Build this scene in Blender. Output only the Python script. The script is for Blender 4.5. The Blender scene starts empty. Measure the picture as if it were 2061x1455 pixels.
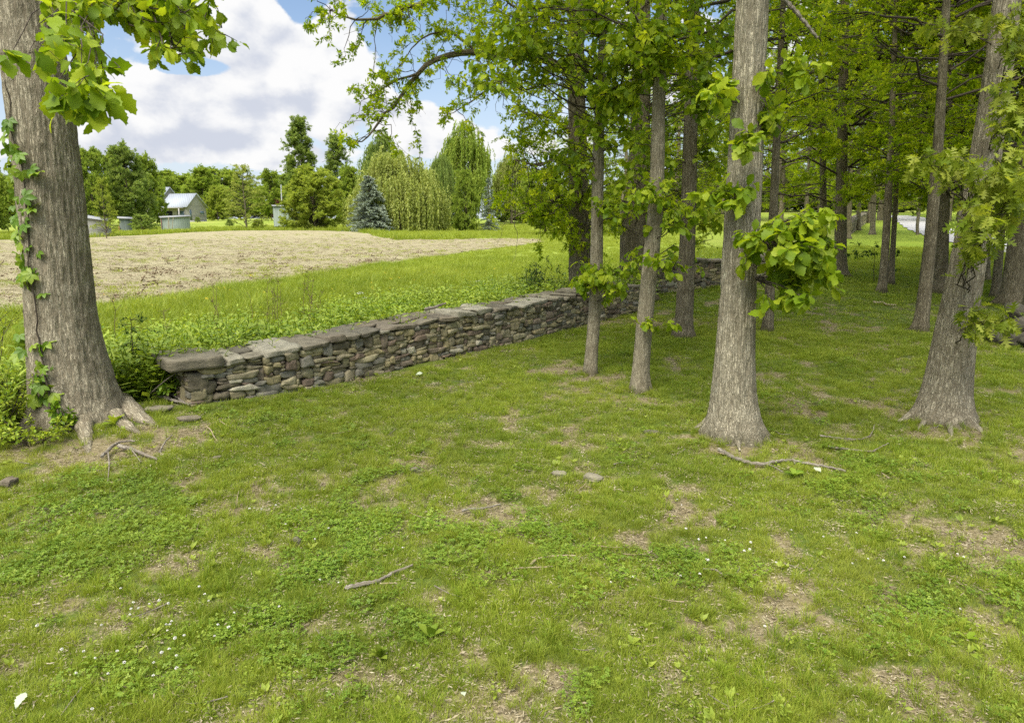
import bpy, math
import numpy as np
from mathutils import Vector, Matrix
rng = np.random.default_rng(11)
sc = bpy.context.scene
col = sc.collection
R = math.radians
# ------------------------------------------------------------------ camera
CAM = np.array([0.0, 0.0, 2.8]); PITCH = R(10.5); F = 1400.0; CX, CY = 1030.5, 727.5
cam_d = bpy.data.cameras.new('camera'); cam = bpy.data.objects.new('camera', cam_d); col.objects.link(cam)
cam.location = CAM; cam.rotation_euler = (math.pi / 2 - PITCH, 0, 0)
cam_d.sensor_width = 36; cam_d.lens = F / 2061 * 36; cam_d.clip_end = 5000; cam_d.clip_start = 0.05
sc.camera = cam
cp, sp = math.cos(PITCH), math.sin(PITCH)

def ray(px, py):
    x = (px - CX) / F; u = -(py - CY) / F
    return np.array([x, cp + sp * u, -sp + cp * u])
def at(px, py, Y):
    d = ray(px, py); return CAM + d * (Y / d[1])

# ------------------------------------------------------------------ noise
_perm = np.random.default_rng(3).permutation(65536).astype(np.int64)
_val = np.random.default_rng(4).random(65536)
def _h(ix, iy, iz):
    return _val[_perm[(_perm[(_perm[ix & 65535] + iy) & 65535] + iz) & 65535]]
def vnoise(x, y, z=0.0):
    x, y, z = np.broadcast_arrays(np.asarray(x, float), np.asarray(y, float), np.asarray(z, float))
    ix, iy, iz = (np.floor(a).astype(np.int64) for a in (x, y, z))
    fx, fy, fz = x - ix, y - iy, z - iz
    fx, fy, fz = (f * f * (3 - 2 * f) for f in (fx, fy, fz))
    r = 0
    for a in (0, 1):
        for b in (0, 1):
            for c in (0, 1):
                w = (fx if a else 1 - fx) * (fy if b else 1 - fy) * (fz if c else 1 - fz)
                r = r + w * _h(ix + a, iy + b, iz + c)
    return r
def fbm(x, y, z=0.0, o=4):
    s, a, t = 0, 1.0, 0
    for i in range(o):
        s = s + a * vnoise(x * 2.03 ** i + 17.3 * i, y * 2.03 ** i - 9.1 * i, np.asarray(z) * 2.03 ** i); t += a; a *= .5
    return s / t
def sstep(a, b, x):
    t = np.clip((x - a) / (b - a), 0, 1); return t * t * (3 - 2 * t)

# ------------------------------------------------------------------ terrain
_ty = np.arange(-60, 1200, .5)
def _table(ks, vs):
    v = np.interp(_ty, ks, vs); k = np.exp(-np.linspace(-2, 2, 25) ** 2); k /= k.sum()
    return np.convolve(np.pad(v, 12, mode='edge'), k, 'valid')
LAWN = _table([-60, 0, 10, 20, 30, 45, 65, 100, 150, 250, 1200], [0, 0, .5, 1.0, 1.5, 2.12, 3.05, 5.1, 7.6, 11, 14])
FIELD = _table([-60, 0, 10, 18, 30, 50, 75, 100, 108, 120, 150, 200, 300, 1200], [0, 0, .5, .85, 1.15, 1.5, 2.05, 2.6, 2.7, 3.5, 5.0, 6.6, 8.5, 12])
def H(x, y):
    x = np.asarray(x, float); y = np.asarray(y, float)
    l = np.interp(y, _ty, LAWN); f = np.interp(y, _ty, FIELD)
    s = sstep(.1, .27, x / np.maximum(y, 1.0))
    z = f * (1 - s) + l * s
    z = z + .45 * np.exp(-(((x + 33) / 26) ** 2 + ((y - 97) / 16) ** 2))
    z = z + .14 * np.exp(-(((x + 5.2) / 1.5) ** 2 + ((y - 8.5) / 1.3) ** 2))
    z = z + .07 * (fbm(x * .5, y * .5, 0.0, 2) - .5) + .025 * (vnoise(x * 2.2, y * 2.2, 5.0) - .5)
    return z
def G(px, py):
    d = ray(px, py); t = np.concatenate([np.arange(1, 40, .04), np.arange(40, 400, .3)])
    P = CAM + t[:, None] * d
    i = np.argmax(P[:, 2] < H(P[:, 0], P[:, 1])) if (P[:, 2] < H(P[:, 0], P[:, 1])).any() else len(t) - 1
    p = P[i]; return np.array([p[0], p[1], float(H(p[0], p[1]))])
def onG(x, y): return np.array([x, y, float(H(x, y))])

# ------------------------------------------------------------------ objects
def tag(o, label=None, cat=None, group=None, kind=None):
    if label: o['label'] = label
    if cat: o['category'] = cat
    if group: o['group'] = group
    if kind: o['kind'] = kind
    return o
def empty(name, loc, label=None, cat=None, group=None):
    o = bpy.data.objects.new(name, None); col.objects.link(o); o.location = loc; o.empty_display_size = .2
    return tag(o, label, cat, group)
def mk(name, V, faces, mat, parent=None, attrs=None, smooth=True, link=True, loc=None):
    """faces: list of (n,k) int arrays"""
    me = bpy.data.meshes.new(name); V = np.ascontiguousarray(V, dtype=np.float32)
    faces = [np.asarray(f, dtype=np.int32) for f in faces if len(f)]
    me.vertices.add(len(V)); me.vertices.foreach_set('co', V.ravel())
    if faces:
        idx = np.concatenate([f.ravel() for f in faces]); tot = np.concatenate([np.full(len(f), f.shape[1], np.int32) for f in faces])
        st = np.concatenate([[0], np.cumsum(tot)[:-1]]).astype(np.int32)
        me.loops.add(len(idx)); me.loops.foreach_set('vertex_index', idx)
        me.polygons.add(len(tot)); me.polygons.foreach_set('loop_start', st); me.polygons.foreach_set('loop_total', tot)
        if smooth: me.polygons.foreach_set('use_smooth', np.ones(len(tot), bool))
    for k, a in (attrs or {}).items():
        a = np.asarray(a, dtype=np.float32)
        if a.ndim == 1:
            at_ = me.attributes.new(k, 'FLOAT', 'POINT'); at_.data.foreach_set('value', a)
        else:
            at_ = me.attributes.new(k, 'FLOAT_VECTOR', 'POINT'); at_.data.foreach_set('vector', a.ravel())
    for m in (mat if isinstance(mat, (list, tuple)) else [mat]):
        if m: me.materials.append(m)
    me.update(calc_edges=True)
    o = bpy.data.objects.new(name, me)
    if link: col.objects.link(o)
    if parent is not None: o.parent = parent
    if loc is not None: o.location = loc
    return o
class Geo:
    def __init__(s): s.V = []; s.F = {}; s.A = {}; s.n = 0
    def add(s, V, faces, **attrs):
        V = np.asarray(V, float).reshape(-1, 3)
        for f in faces:
            f = np.asarray(f, np.int64)
            if len(f): s.F.setdefault(f.shape[1], []).append(f + s.n)
        for k, a in attrs.items():
            a = np.asarray(a, float)
            if a.ndim == 0: a = np.full(len(V), float(a))
            s.A.setdefault(k, []).append(a)
        s.V.append(V); s.n += len(V); return s
    def build(s, name, mat, parent=None, smooth=True, link=True, loc=None, off=None):
        V = np.concatenate(s.V) if s.V else np.zeros((0, 3))
        if off is not None: V = V - np.asarray(off)
        return mk(name, V, [np.concatenate(f) for f in s.F.values()], mat, parent, {k: np.concatenate(a) for k, a in s.A.items()}, smooth, link, loc)

# ------------------------------------------------------------------ node helpers
class NT:
    def __init__(s, tree): s.t = tree; s.n = tree.nodes; s.l = tree.links
    def new(s, ty, **kw):
        n = s.n.new(ty)
        for k, v in kw.items(): setattr(n, k, v)
        return n
    def put(s, sock, v):
        if isinstance(v, bpy.types.NodeSocket): s.l.new(v, sock)
        else: sock.default_value = v
    def math(s, op, a, b=None, c=None, clamp=False):
        n = s.new('ShaderNodeMath', operation=op, use_clamp=clamp); s.put(n.inputs[0], a)
        if b is not None: s.put(n.inputs[1], b)
        if c is not None: s.put(n.inputs[2], c)
        return n.outputs[0]
    def mix(s, f, a, b, mode='MIX'):
        n = s.new('ShaderNodeMix', data_type='RGBA', blend_type=mode); s.put(n.inputs[0], f)
        s.put(n.inputs[6], a if isinstance(a, bpy.types.NodeSocket) else (*a, 1)); s.put(n.inputs[7], b if isinstance(b, bpy.types.NodeSocket) else (*b, 1))
        return n.outputs[2]
    def ramp(s, f, stops, interp='LINEAR'):
        n = s.new('ShaderNodeValToRGB'); s.put(n.inputs[0], f); r = n.color_ramp; r.interpolation = interp
        while len(r.elements) < len(stops): r.elements.new(.5)
        for e, (p, c) in zip(r.elements, stops): e.position = p; e.color = (*c, 1) if len(c) == 3 else c
        return n.outputs[0]
    def smooth(s, f, a, b, lo=0.0, hi=1.0):
        n = s.new('ShaderNodeMapRange', interpolation_type='SMOOTHSTEP'); s.put(n.inputs[0], f)
        for i, v in ((1, a), (2, b), (3, lo), (4, hi)): s.put(n.inputs[i], v)
        return n.outputs[0]
    def noise(s, vec, scale, detail=4, rough=.55, dist=0.0):
        n = s.new('ShaderNodeTexNoise'); s.put(n.inputs['Vector'], vec); s.put(n.inputs['Scale'], scale)
        n.inputs['Detail'].default_value = detail; n.inputs['Roughness'].default_value = rough; n.inputs['Distortion'].default_value = dist
        return n.outputs[0]
    def voro(s, vec, scale, feature='F1', out=0, rand=1.0):
        n = s.new('ShaderNodeTexVoronoi', feature=feature); s.put(n.inputs['Vector'], vec); s.put(n.inputs['Scale'], scale)
        n.inputs['Randomness'].default_value = rand
        return n.outputs[out]
    def attr(s, name, out=2, ty='GEOMETRY'):
        n = s.new('ShaderNodeAttribute', attribute_name=name, attribute_type=ty); return n.outputs[out]
    def vmul(s, v, k):
        n = s.new('ShaderNodeVectorMath', operation='MULTIPLY'); s.put(n.inputs[0], v); n.inputs[1].default_value = k; return n.outputs[0]
    def bump(s, h, strength, dist):
        n = s.new('ShaderNodeBump'); s.put(n.inputs['Height'], h); n.inputs['Strength'].default_value = strength; n.inputs['Distance'].default_value = dist
        return n.outputs[0]
def mat_new(name):
    m = bpy.data.materials.new(name); m.use_nodes = True; m.node_tree.nodes.clear(); t = NT(m.node_tree)
    t.out = t.new('ShaderNodeOutputMaterial'); return m, t
def principled(t, color, rough=.8, spec=.3, normal=None, metal=0.0):
    b = t.new('ShaderNodeBsdfPrincipled')
    t.put(b.inputs['Base Color'], color if isinstance(color, bpy.types.NodeSocket) else (*color, 1))
    t.put(b.inputs['Roughness'], rough); t.put(b.inputs['Specular IOR Level'], spec); b.inputs['Metallic'].default_value = metal
    if normal is not None: t.l.new(normal, b.inputs['Normal'])
    return b.outputs[0]
def objco(t): return t.new('ShaderNodeTexCoord').outputs['Object']
def worldpos(t): return t.new('ShaderNodeNewGeometry').outputs['Position']

def leaf_mat(name, dark, mid, light, trans=.35, spec=.25, rough=.5, tcol=1.5, inst=False, zvar=None):
    m, t = mat_new(name)
    r = t.attr('rnd')
    c = t.ramp(r, [(0, dark), (.5, mid), (1, light)])
    if inst:
        ti = t.attr('tint', 2, 'INSTANCER')
        c = t.mix(t.math('MULTIPLY', ti, .75), c, light)
    # leaf-scale mottling
    n = t.noise(worldpos(t), 1.1, 2)
    c = t.mix(1.0, c, t.ramp(n, [(.3, (.82, .84, .8)), (.7, (1.13, 1.12, 1.0))]), 'MULTIPLY')
    b = principled(t, c, rough, spec)
    tr = t.new('ShaderNodeBsdfTranslucent')
    t.l.new(t.mix(1.0, c, (tcol * 1.06, tcol, tcol * .5), 'MULTIPLY'), tr.inputs[0])
    mx = t.new('ShaderNodeMixShader'); mx.inputs[0].default_value = trans
    t.l.new(b, mx.inputs[1]); t.l.new(tr.outputs[0], mx.inputs[2]); t.l.new(mx.outputs[0], t.out.inputs[0])
    return m

def bark_mat(name, dark, light, pale, scale=1.0, bump=1.0, moss=0.0):
    m, t = mat_new(name)
    v = t.attr('bc', 1)
    vs = t.vmul(v, (1, 1, .16))
    va = t.vmul(v, (1, 1, .10))
    n0 = t.noise(va, 24 * scale, 3, .55, .5); n1 = t.noise(vs, 52 * scale, 4, .65, .4)
    f0 = t.smooth(t.math('ABSOLUTE', t.math('SUBTRACT', n0, .5)), .0, .075); f1 = t.smooth(t.math('ABSOLUTE', t.math('SUBTRACT', n1, .5)), .0, .07)
    hc = t.smooth(t.math('ABSOLUTE', t.math('SUBTRACT', t.noise(t.vmul(v, (.35, .35, 1)), 20 * scale, 3, .6, .4), .5)), .0, .03, .72, 1)
    fis = t.math('MULTIPLY', t.math('MULTIPLY', f0, t.math('MULTIPLY_ADD', f1, .55, .45)), hc)
    n2 = t.noise(v, 4.5, 4, .6); n3 = t.noise(t.vmul(v, (1, 1, .4)), 60 * scale, 3, .6)
    c = t.mix(fis, dark, light)
    c = t.mix(t.math('MULTIPLY', t.smooth(n3, .5, .9, 0, .6), fis), c, pale)
    c = t.mix(1.0, c, t.ramp(n2, [(.3, (.72, .70, .66)), (.7, (1.2, 1.2, 1.18))]), 'MULTIPLY')
    lic = t.smooth(t.noise(t.vmul(v, (1, 1, .5)), 6.5, 5, .7), .58, .70, 0, .5); c = t.mix(t.math('MULTIPLY', lic, fis), c, tuple(.55 * a + .45 * b for a, b in zip(pale, (.30, .34, .22))))
    st_ = t.smooth(t.noise(t.vmul(v, (1, 1, .12)), 5.0, 3, .6), .56, .72, 0, .55); c = t.mix(st_, c, tuple(1.25 * a for a in dark))
    if moss:
        gr = t.smooth(t.math('ADD', t.attr('low'), t.math('MULTIPLY', t.math('SUBTRACT', n2, .5), 1.2)), .45, .9)
        c = t.mix(t.math('MULTIPLY', gr, moss), c, (.045, .042, .015))
    h = t.math('ADD', t.math('MULTIPLY', fis, .8), t.math('MULTIPLY', n3, .3))
    t.l.new(principled(t, c, .92, .12, t.bump(h, .85 * bump, .02 / scale)), t.out.inputs[0])
    return m

# ------------------------------------------------------------------ curve / tube batches
def nrm(v): return v / np.maximum(np.linalg.norm(v, axis=-1, keepdims=True), 1e-9)
def tubes(P, rad, S=5, closed_tip=False):
    """P (N,K,3) rad (N,K) -> V, quads, bc"""
    P = np.asarray(P, float); N, K, _ = P.shape
    T = nrm(np.gradient(P, axis=1))
    ref = np.where(np.abs(T[:, :1, 2:3]) > .8, np.array([1., 0, 0]), np.array([0., 0, 1.]))
    A = nrm(np.cross(T, np.broadcast_to(ref, T.shape))); B = np.cross(T, A)
    th = np.linspace(0, 2 * np.pi, S, endpoint=False)
    o = np.cos(th)[None, None, :, None] * A[:, :, None] + np.sin(th)[None, None, :, None] * B[:, :, None]
    V = P[:, :, None] + o * np.asarray(rad)[:, :, None, None]
    seg = np.linalg.norm(np.diff(P, axis=1), axis=2); L = np.concatenate([np.zeros((N, 1)), np.cumsum(seg, 1)], 1) + (np.arange(N) % 97)[:, None] * 1.7
    rr = np.asarray(rad)[:, :, None]
    bc = np.stack([np.cos(th)[None, None] * rr, np.sin(th)[None, None] * rr, np.broadcast_to(L[:, :, None], rr.shape[:2] + (S,))], -1)
    n = np.arange(N)[:, None, None] * K * S; k = np.arange(K - 1)[None, :, None] * S; s = np.arange(S)[None, None, :]
    s2 = (s + 1) % S
    q = np.stack([n + k + s, n + k + s2, n + k + S + s2, n + k + S + s], -1).reshape(-1, 4)
    return V.reshape(-1, 3), q, bc.reshape(-1, 3)
def bez(P0, P1, bow, K, wob=0.0):
    t = np.linspace(0, 1, K)[None, :, None]
    M = (P0 + P1) / 2 + bow
    P = (1 - t) ** 2 * P0[:, None] + 2 * t * (1 - t) * M[:, None] + t * t * P1[:, None]
    if wob:
        L = np.linalg.norm(P1 - P0, axis=1)[:, None, None]
        w = rng.normal(0, 1, P.shape) * wob * L; w[:, 0] = 0
        P = P + w
    return P

# ------------------------------------------------------------------ leaf templates  (x side, y along, z normal)
def lobed(prof, fold=.22, droop=.3, wav=.03):
    prof = np.array(prof); n = len(prof)
    t, w, f = prof[:, 0], prof[:, 1], prof[:, 2]
    mid = np.stack([0 * t, t, -droop * t ** 2], 1)
    lt = np.clip(t + f, 0, 1.05)
    L = np.stack([-w, lt, -droop * lt ** 2 + fold * w + wav * np.sin(9 * t)], 1)
    Rr = np.stack([w, lt, -droop * lt ** 2 + fold * w - wav * np.sin(8 * t + 1)], 1)
    V = np.concatenate([L, mid, Rr]); q = []
    for i in range(n - 1):
        q += [[i, n + i, n + i + 1, i + 1], [n + i, 2 * n + i, 2 * n + i + 1, n + i + 1]]
    return V, [np.array(q)]
tt = np.linspace(0, 1, 21)
_w = .31 * np.sin(np.pi * np.clip(tt, 0, 1) ** 1.45) ** .8 * (1 + .17 * np.cos(2 * np.pi * 5 * tt + 2.6))
OAK = lobed(np.stack([tt, np.maximum(_w, .01), .05 * np.sin(2 * np.pi * 5 * tt + 2.0) ** 2], 1), .16, .38, .045)
PIN = lobed([(0, .008, 0), (.16, .02, 0), (.24, .25, .06), (.3, .05, 0), (.42, .4, .1), (.48, .05, 0), (.62, .38, .12), (.7, .05, 0), (.82, .18, .1), (.9, .04, 0), (1, .004, 0)], droop=.25, wav=.02)
SIMPLE = (np.array([[0, 0, 0], [0, .5, -.03], [0, 1, -.2], [-.23, .45, .05], [.23, .45, .05]]), [np.array([[0, 1, 3], [0, 4, 1], [3, 1, 2], [1, 4, 2]])])
OVAL = (np.array([[0, 0, 0], [0, .55, -.04], [0, 1, -.2], [-.2, .3, .04], [.2, .3, .04], [-.24, .68, .0], [.24, .68, .0]]),
        [np.array([[0, 1, 3], [0, 4, 1], [3, 1, 5], [1, 4, 6], [5, 1, 2], [1, 6, 2]])])
QUAD = (np.array([[0, 0, 0], [-.26, .5, .05], [0, 1, -.12], [.26, .5, .05]]), [np.array([[0, 1, 2, 3]])])
THIN = (np.array([[0, 0, 0], [-.1, .5, .0], [0, 1, -.05], [.1, .5, .0]]), [np.array([[0, 1, 2, 3]])])
def merge_t(items):
    V, F, n = [], {}, 0
    for v, fs in items:
        V.append(v)
        for f in fs: F.setdefault(f.shape[1], []).append(f + n)
        n += len(v)
    return np.concatenate(V), [np.concatenate(f) for f in F.values()]
def rot_t(T, Rm, s=1.0, off=(0, 0, 0)):
    return (T[0] * s) @ np.asarray(Rm).T + np.array(off), T[1]
def sprig(base, n, seed, spread=.9):
    g = np.random.default_rng(seed); it = []
    for k in range(n):
        a = k * 2.4 + g.normal(0, .3); tilt = g.uniform(.5, 1.3) if k < n - 1 else .15
        m = Matrix.Rotation(a, 3, 'Y') @ Matrix.Rotation(-tilt * spread, 3, 'X') if False else Matrix.Rotation(a, 3, 'Y') @ Matrix.Rotation(tilt * spread, 3, 'Z') @ Matrix.Rotation(g.uniform(0, 6.28), 3, 'Y')
        it.append(rot_t(base, np.array(m), g.uniform(.7, 1.1), (0, .9 * k / n, 0)))
    return merge_t(it)
SPRIG = sprig(SIMPLE, 5, 1); SPRIGO = sprig(QUAD, 5, 2); SPRIG7 = sprig(QUAD, 7, 5)
def palmate(base, n=5, arc=2.4):
    it = []
    for k in range(n):
        a = (k - (n - 1) / 2) * arc / (n - 1)
        it.append(rot_t(base, np.array(Matrix.Rotation(-a, 3, 'Z')), 1 - .25 * abs(a) / arc * 2))
    return merge_t(it)
CREEPER = palmate(OVAL, 5, 3.4)

def put_leaves(g, T, pos, axis, normal, size, rnd):
    N = len(pos)
    if not N: return
    A = nrm(axis); X = nrm(np.cross(A, normal)); Nn = np.cross(X, A)
    V0, Fs = T; k = len(V0); s = np.asarray(size).reshape(-1, 1, 1) * np.ones((N, 1, 1))
    V = pos[:, None] + s * (V0[None, :, 0:1] * X[:, None] + V0[None, :, 1:2] * A[:, None] + V0[None, :, 2:3] * Nn[:, None])
    off = (np.arange(N) * k)[:, None, None]
    g.add(V.reshape(-1, 3), [(f[None] + off).reshape(-1, f.shape[1]) for f in Fs], rnd=np.repeat(rnd, k))
def up_norm(n, tilt=.6):
    return nrm(np.array([0, 0, 1.]) + rng.normal(0, tilt, (n, 3)))
def sphere(n):
    return nrm(rng.normal(0, 1, (n, 3))) * rng.random((n, 1)) ** (1 / 2.4)

def leafy(gl, gb, starts, centers, rad, ntwig, nleaf, T, size, r0=.012, flat=.6, bow=.15, droop=.35, K=8, S=5, wob=.02, twigs=True, rndr=(0, 1), tw0=.35, tilt=.6):
    """branches from starts to centers, each carrying a clump of leaves of radius rad around its end"""
    starts = np.asarray(starts, float); centers = np.asarray(centers, float); N = len(starts)
    rad = np.broadcast_to(np.asarray(rad, float), (N,)); r0 = np.broadcast_to(np.asarray(r0, float), (N,))
    L = np.linalg.norm(centers - starts, axis=1)
    bw = rng.normal(0, bow * .5, (N, 3)) * L[:, None]; bw[:, 2] += bow * L
    B = bez(starts, centers, bw, K, wob)
    tp = np.linspace(1, .32, K)[None] * r0[:, None]
    if gb is not None:
        V, q, bc = tubes(B, tp, S); gb.add(V, [q], bc=bc)
    # twigs
    u = rng.uniform(tw0, 1, (N, ntwig)); u[:, 0] = 1
    f = u * (K - 1); i = np.minimum(f.astype(int), K - 2); w = (f - i)[..., None]
    n_ = np.arange(N)[:, None]
    p0 = B[n_, i] * (1 - w) + B[n_, i + 1] * w
    e = sphere(N * ntwig).reshape(N, ntwig, 3) * np.array([1, 1, flat])
    p1 = centers[:, None] + e * rad[:, None, None]
    p1 = p0 + (p1 - p0) * np.minimum(1, 1.9 * rad[:, None, None] / np.maximum(np.linalg.norm(p1 - p0, axis=-1, keepdims=True), 1e-6))
    p0 = p0.reshape(-1, 3); p1 = p1.reshape(-1, 3); M = len(p0); LL = np.linalg.norm(p1 - p0, axis=1)
    b2 = rng.normal(0, .1, (M, 3)) * LL[:, None]; b2[:, 2] += .08 * LL
    Q = bez(p0, p1, b2, 5, .012)
    if twigs and gb is not None:
        rt = np.minimum(np.repeat(r0, ntwig) * .38, .014)
        V, q, bc = tubes(Q, rt[:, None] * np.linspace(1, .4, 5)[None], 3); gb.add(V, [q], bc=bc)
    # leaves
    t = rng.uniform(.12, 1.0, (M, nleaf)) ** .8; f = t * 4; i = np.minimum(f.astype(int), 3); w = (f - i)[..., None]
    m_ = np.arange(M)[:, None]
    pos = Q[m_, i] * (1 - w) + Q[m_, i + 1] * w
    tan = nrm(Q[m_, i + 1] - Q[m_, i])
    ax = tan * .6 + rng.normal(0, .6, tan.shape); ax[..., 2] -= droop
    pos = pos.reshape(-1, 3); ax = ax.reshape(-1, 3)
    pos = pos + rng.normal(0, .04, pos.shape) * np.repeat(np.repeat(rad, ntwig), nleaf)[:, None]
    sz = size * rng.uniform(.45, 1.25, len(pos))
    cl = np.repeat(rng.uniform(-.22, .22, M), nleaf)
    rn = np.clip(rng.uniform(rndr[0], rndr[1], len(pos)) + cl, 0, 1)
    put_leaves(gl, T, pos, ax, up_norm(len(pos), tilt), sz, rn)

# ------------------------------------------------------------------ world: sky with cumulus clouds
SUN_EL, SUN_AZ = R(57), R(208)        # azimuth clockwise from +Y: behind the camera, a little to its left
w = bpy.data.worlds.new('World'); sc.world = w; w.use_nodes = True; w.node_tree.nodes.clear(); t = NT(w.node_tree)
sky = t.new('ShaderNodeTexSky', sky_type='NISHITA'); sky.sun_disc = False; sky.sun_elevation = SUN_EL; sky.sun_rotation = SUN_AZ
sky.dust_density = 1.6; sky.air_density = 1.0; sky.ozone_density = 1.5
D = t.new('ShaderNodeTexCoord').outputs['Generated']
sx = t.new('ShaderNodeSeparateXYZ'); t.l.new(D, sx.inputs[0])
az = t.math('ARCTAN2', sx.outputs[0], sx.outputs[1]); el = t.math('ARCSINE', sx.outputs[2])
def azel(px, py):
    d = nrm(ray(px, py)); return math.atan2(d[0], d[1]), math.asin(d[2])
def blob(px, py, rx, ry, amp):
    a, e = azel(px, py)
    u = t.math('MULTIPLY', t.math('SUBTRACT', az, a), F / rx); v = t.math('MULTIPLY', t.math('SUBTRACT', el, e), F / ry)
    r = t.math('MULTIPLY_ADD', u, u, t.math('MULTIPLY', v, v))
    return t.math('MULTIPLY', t.math('EXPONENT', t.math('MULTIPLY', r, -1.0)), amp)
def total(bl):
    s = blob(*bl[0])
    for b in bl[1:]: s = t.math('ADD', s, blob(*b))
    return s
Ds = t.vmul(D, (1, 1, 1.5))
n_lo = t.noise(Ds, 2.6, 3, .5); n_hi = t.noise(Ds, 9, 8, .6, .15); bil = t.voro(Ds, 17, 'F1'); bil2 = t.voro(Ds, 41, 'F1')
dens = total([(560, 150, 170, 130, .85), (655, 55, 60, 75, .7), (730, 160, 75, 70, .75), (450, 40, 150, 90, .8), (470, 215, 190, 55, .6),
              (330, 205, 130, 45, .85), (410, 185, 60, 45, .4), (230, 200, 90, 60, .5), (280, 300, 240, 30, .75), (420, 262, 150, 34, .45), (860, 245, 85, 52, .85), (800, 235, 42, 45, .4),
              (960, 300, 140, 30, .5), (560, 322, 90, 26, .6), (660, 290, 40, 30, .4), (300, 20, 160, 60, .6), (392, 136, 95, 22, -1.25), (612, 14, 40, 44, -1.3), (600, 285, 120, 14, -.4), (860, 120, 110, 80, -.8), (930, 275, 70, 45, .35), (-150, 150, 200, 200, .5), (1500, 100, 420, 200, .6)])
dens = t.math('ADD', dens, t.math('MULTIPLY', t.smooth(n_lo, .46, .62), t.smooth(t.math('ABSOLUTE', az), .62, .95, 0, .8)))
dens = t.math('ADD', dens, t.smooth(el, .5, .95, 0, .7))  # extra cloud added overhead, out of view, to whiten the ambient light
dn = t.math('ADD', dens, t.math('MULTIPLY', t.math('SUBTRACT', n_hi, .5), 1.7))
dn = t.math('ADD', dn, t.math('MULTIPLY', t.math('SUBTRACT', .42, bil), .5))
dn = t.math('ADD', dn, t.math('MULTIPLY', t.math('SUBTRACT', .42, bil2), .15))
cov = t.smooth(t.math('ADD', dn, t.math('MULTIPLY', t.math('SUBTRACT', t.noise(Ds, 34, 6, .7, .2), .5), .28)), .38, .58)
base = total([(560, 222, 210, 26, .8), (450, 285, 170, 16, .6), (300, 262, 130, 28, .6), (190, 315, 130, 18, .45), (390, 80, 110, 50, .45), (860, 300, 90, 18, .3), (620, 330, 80, 14, .3), (500, 120, 40, 90, .2)])
va_ = t.new('ShaderNodeVectorMath', operation='ADD'); t.l.new(Ds, va_.inputs[0]); va_.inputs[1].default_value = (-.012, -.006, .034)
n_up = t.noise(va_.outputs[0], 9, 8, .6, .15); b_up = t.voro(va_.outputs[0], 17, 'F1')
relief = t.math('ADD', t.math('MULTIPLY', t.math('SUBTRACT', n_up, n_hi), 3.0), t.math('MULTIPLY', t.math('SUBTRACT', bil, b_up), .9))
base = t.math('ADD', base, relief)
sh = t.math('ADD', base, t.math('MULTIPLY', t.math('SUBTRACT', t.noise(Ds, 7, 5, .6), .5), .9))
sh = t.math('ADD', sh, t.math('MULTIPLY', t.math('SUBTRACT', bil, .4), .5))
sh = t.math('ADD', sh, t.math('MULTIPLY', t.math('SUBTRACT', t.noise(Ds, 26, 6, .65), .5), .7))
shade = t.smooth(sh, -.15, 1.15)
ccol = t.mix(shade, (1.0, 1.0, 1.0), (.66, .70, .80))
skyc = t.mix(1.0, sky.outputs[0], (1.0, 1.0, 1.0), 'MULTIPLY')
haze_f = t.smooth(el, .30, .0, 0, .78)
bgs = t.new('ShaderNodeBackground'); t.l.new(skyc, bgs.inputs[0]); hi_fill = t.smooth(el, .42, 1.0, 1.0, 3.0); t.l.new(t.math('MULTIPLY', hi_fill, .095), bgs.inputs[1])  # sky and clouds above the view are boosted as added fill light
bgc = t.new('ShaderNodeBackground'); t.l.new(ccol, bgc.inputs[0]); t.l.new(t.math('MULTIPLY', hi_fill, .51), bgc.inputs[1])
bgh = t.new('ShaderNodeBackground'); bgh.inputs[0].default_value = (.80, .88, 1.0, 1); bgh.inputs[1].default_value = .50
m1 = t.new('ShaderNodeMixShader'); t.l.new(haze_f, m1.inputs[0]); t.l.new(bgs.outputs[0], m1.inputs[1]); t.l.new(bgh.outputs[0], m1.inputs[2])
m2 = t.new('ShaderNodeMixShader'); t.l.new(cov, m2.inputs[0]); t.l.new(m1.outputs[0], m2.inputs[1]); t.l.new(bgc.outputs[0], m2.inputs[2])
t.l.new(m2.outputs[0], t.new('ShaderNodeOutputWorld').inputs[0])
sd = bpy.data.lights.new('sun', 'SUN'); sd.energy = 3.0; sd.angle = R(38); sd.color = (1, .95, .86)
so = bpy.data.objects.new('sun', sd); col.objects.link(so)
sv = Vector((math.sin(SUN_AZ) * math.cos(SUN_EL), math.cos(SUN_AZ) * math.cos(SUN_EL), math.sin(SUN_EL)))
so.rotation_euler = sv.to_track_quat('Z', 'Y').to_euler(); so.location = (0, 0, 60)
sc.view_settings.view_transform = 'Standard'; sc.view_settings.look = 'None'; sc.view_settings.exposure = 0.95
sc.cycles.max_bounces = 7; sc.cycles.diffuse_bounces = 5; sc.cycles.transmission_bounces = 5; sc.cycles.glossy_bounces = 2
sc.cycles.caustics_reflective = False; sc.cycles.caustics_refractive = False
sc.cycles.use_adaptive_sampling = True; sc.cycles.adaptive_threshold = .012
sc.cycles.use_denoising = False

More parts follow.
